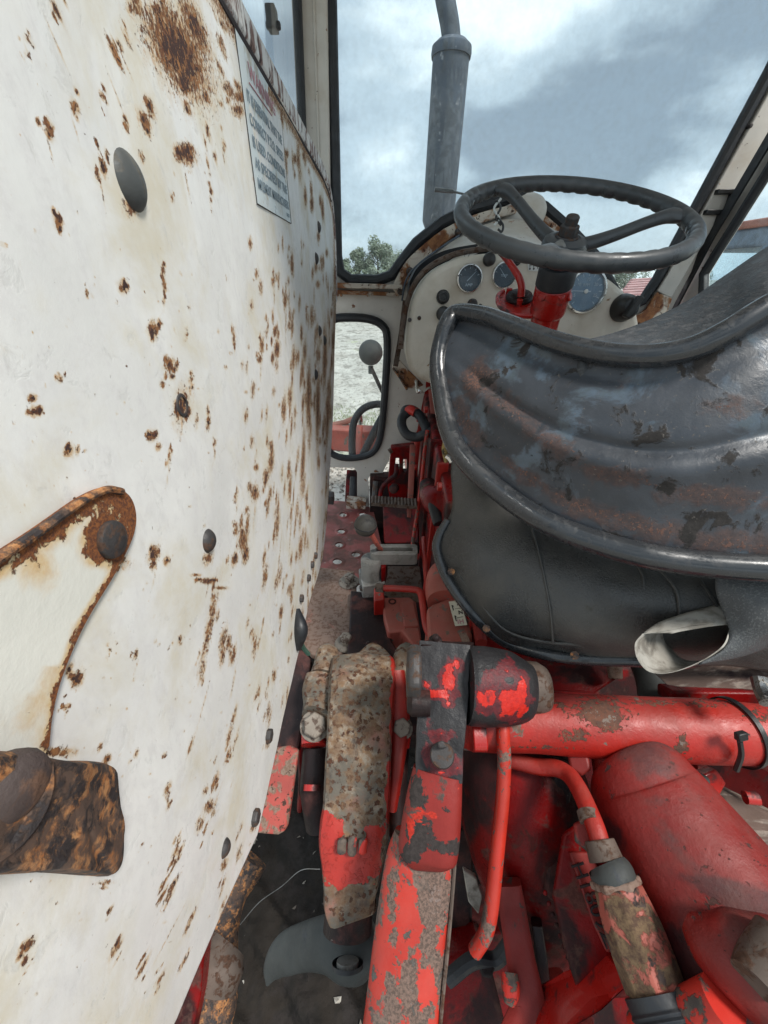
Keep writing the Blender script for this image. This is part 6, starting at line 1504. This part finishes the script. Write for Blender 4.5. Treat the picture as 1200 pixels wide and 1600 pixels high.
bm = B(); body(bm, [(1010, 1620, .40, 30, .02), (1075, 1580, .38, 26, .02), (1130, 1560, .36, 30, .02)], e=2.4, n=3); part('lower_lug', bm, M_peel2, lc)
# elbow pipe, hex fitting and hose
hf = thing('hydraulic_fitting', 'rusty hexagonal hydraulic fitting with pink pipe above and black ribbed hose below', 'hydraulic fitting', P(960, 1400, .43))
bm = B(); tp(bm, [(800, 1188, .60), (840, 1198, .585), (868, 1200, .57), (888, 1210, .555), (904, 1232, .53), (918, 1262, .505), (930, 1292, .485), (937, 1315, .475)], .0112, seg=18); part('elbow_pipe', bm, M_red, hf)
bm = B(); tp(bm, [(917, 1268, .4995), (922, 1284, .490)], .0122, seg=18, n=1); part('rust_band', bm, M_dirtymetal, hf)
bm = B(); body(bm, [(936, 1312, .475, 22), (948, 1346, .462, 26)], n=1, seg=20); part('nut_collar', bm, M_dirtymetal, hf, bev=.001)
bm = B(); body(bm, [(949, 1350, .46, 28), (955, 1362, .455, 33), (958, 1374, .452, 33)], n=3); part('cone_ring', bm, M_peel2 if False else M_greyiron, hf)
bm = B(); body(bm, [(959, 1372, .452, 38), (964, 1386, .448, 39)], n=1, seg=6); part('hex_collar', bm, M_plate, hf, bev=.002)
bm = B(); body(bm, [(965, 1386, .447, 36), (985, 1440, .43, 43), (1005, 1495, .415, 46), (1026, 1552, .40, 46)], n=2, seg=8); part('hex_body', bm, mat('salmon_and_rust_fitting', (.34, .085, .06), [dict(col=(.17, .11, .06), col2=(.08, .045, .03), scale=30, thr=.47, soft=.03, rough=.95, hn=.6, h=.3), dict(col=(.06, .04, .035), scale=40, thr=.62, soft=.03)], rough=.6), hf, bev=.002)
bm = B(); st_ = []
for k in range(15):
    f = k / 14; st_.append((1024 + 40 * f, 1552 + 95 * f, .398 - .03 * f, 48 + (2.5 if (k % 2 and k > 3) else 0)))
body(bm, st_, n=3, seg=36); part('ribbed_hose', bm, M_rubber, hf)
# thin vertical pipe
tpz = thing('thin_red_pipe', 'thin chipped red pipe hanging in a gentle curve below the cross shaft', 'pipe', P(780, 1300, .52))
bm = B(); tp(bm, [(786, 1110, .57), (786, 1150, .555), (788, 1190, .55), (785, 1250, .54), (778, 1320, .53), (771, 1390, .52), (765, 1435, .515), (757, 1462, .512), (742, 1486, .515)], .0095, seg=16); part('pipe', bm, M_peel, tpz)
# dark forked lever
fk = thing('check_lever', 'dark oily red flat lever between thin pipe and numbered casting', 'lever', P(815, 1500, .5))
bm = B(); body(bm, [(793, 1378, .57, 20, .010), (802, 1430, .56, 21, .011), (812, 1490, .54, 22, .012), (822, 1545, .52, 25, .013), (826, 1580, .51, 26, .014), (812, 1640, .49, 34, .014)], e=4, n=4); part('bar', bm, M_yoke, fk)
bm = B(); body(bm, [(838, 1440, .565, 8, .012), (846, 1500, .55, 9, .014), (852, 1560, .53, 9, .014), (850, 1600, .52, 12, .014)], e=4, n=3); part('rear_bar', bm, M_grease_gap, fk)
bm = B(); body(bm, [(796, 1520, .52, 12, .01), (798, 1545, .51, 14, .012), (796, 1565, .505, 9, .01)], e=2.6); part('knuckle', bm, M_peel2, fk)
bm = B(); body(bm, [(858, 1520, .56, 20, .02), (880, 1600, .52, 48, .03), (870, 1660, .50, 60, .03)], e=2.4); part('foot', bm, M_red, fk)
# items between seat and cross shaft
us = thing('seat_mounting', 'red seat mounting with dark post under the seat cushion', 'seat mounting', P(900, 1060, .7))
bm = B(); prism(bm, [P(*q) for q in ((745, 985, .82), (800, 1015, .80), (880, 1030, .78), (960, 1035, .76), (968, 1060, .74), (930, 1086, .73), (850, 1080, .74), (740, 1060, .78))], (0, .05, -.03)); part('mount_plate', bm, M_deep, us, bev=.006)
bm = B(); body(bm, [(958, 1025, .72, 12), (962, 1060, .71, 10)], e=3, n=1); part('bolt', bm, M_plate, us, bev=.002)
bm = B(); body(bm, [(1008, 1035, .72, 22), (1016, 1065, .70, 20), (1018, 1100, .69, 18)], n=3); part('post', bm, M_greyiron, us)
bm = B(); prism(bm, [P(*q) for q in ((1050, 1080, .62), (1240, 1082, .60), (1240, 1110, .60), (1050, 1100, .62))], (0, .03, -.02)); part('cross_strap', bm, M_deep, us, bev=.004)
# things right of the cylinder: red lug, curved rim and dark board
rl = thing('drawbar_support', 'dark rusty drawbar support with curved red rim right of the lift cylinder', 'drawbar support', P(1150, 1260, .6))
bm = B(); tp(bm, [(1085, 1196, .56), (1110, 1184, .57), (1150, 1180, .575), (1200, 1196, .57), (1260, 1240, .56)], [.005, .007, .008, .008, .008], seg=10); part('curved_rim', bm, M_yoke, rl)
bm = B(); prism(bm, [P(*q) for q in ((1098, 1212, .60), (1120, 1202, .61), (1136, 1224, .61), (1124, 1246, .60), (1106, 1234, .60))], (0, .02, -.02)); part('red_lug', bm, M_redbright, rl, bev=.003)
bm = B(); prism(bm, [P(*q) for q in ((1095, 1225, .62), (1140, 1240, .62), (1240, 1290, .60), (1240, 1400, .58), (1180, 1350, .59))], (0, .03, -.02)); part('rusty_bar', bm, M_wood, rl, bev=.004)
bm = B(); body(bm, [(1164, 1246, .58, 9, .006), (1184, 1248, .58, 9, .006)], n=2, e=2.4); part('bolt', bm, M_redbright, rl)
bm = B(); body(bm, [(1086, 1214, .585, 10), (1100, 1222, .585, 10)], n=1); part('steel_boss', bm, M_greyiron, rl)
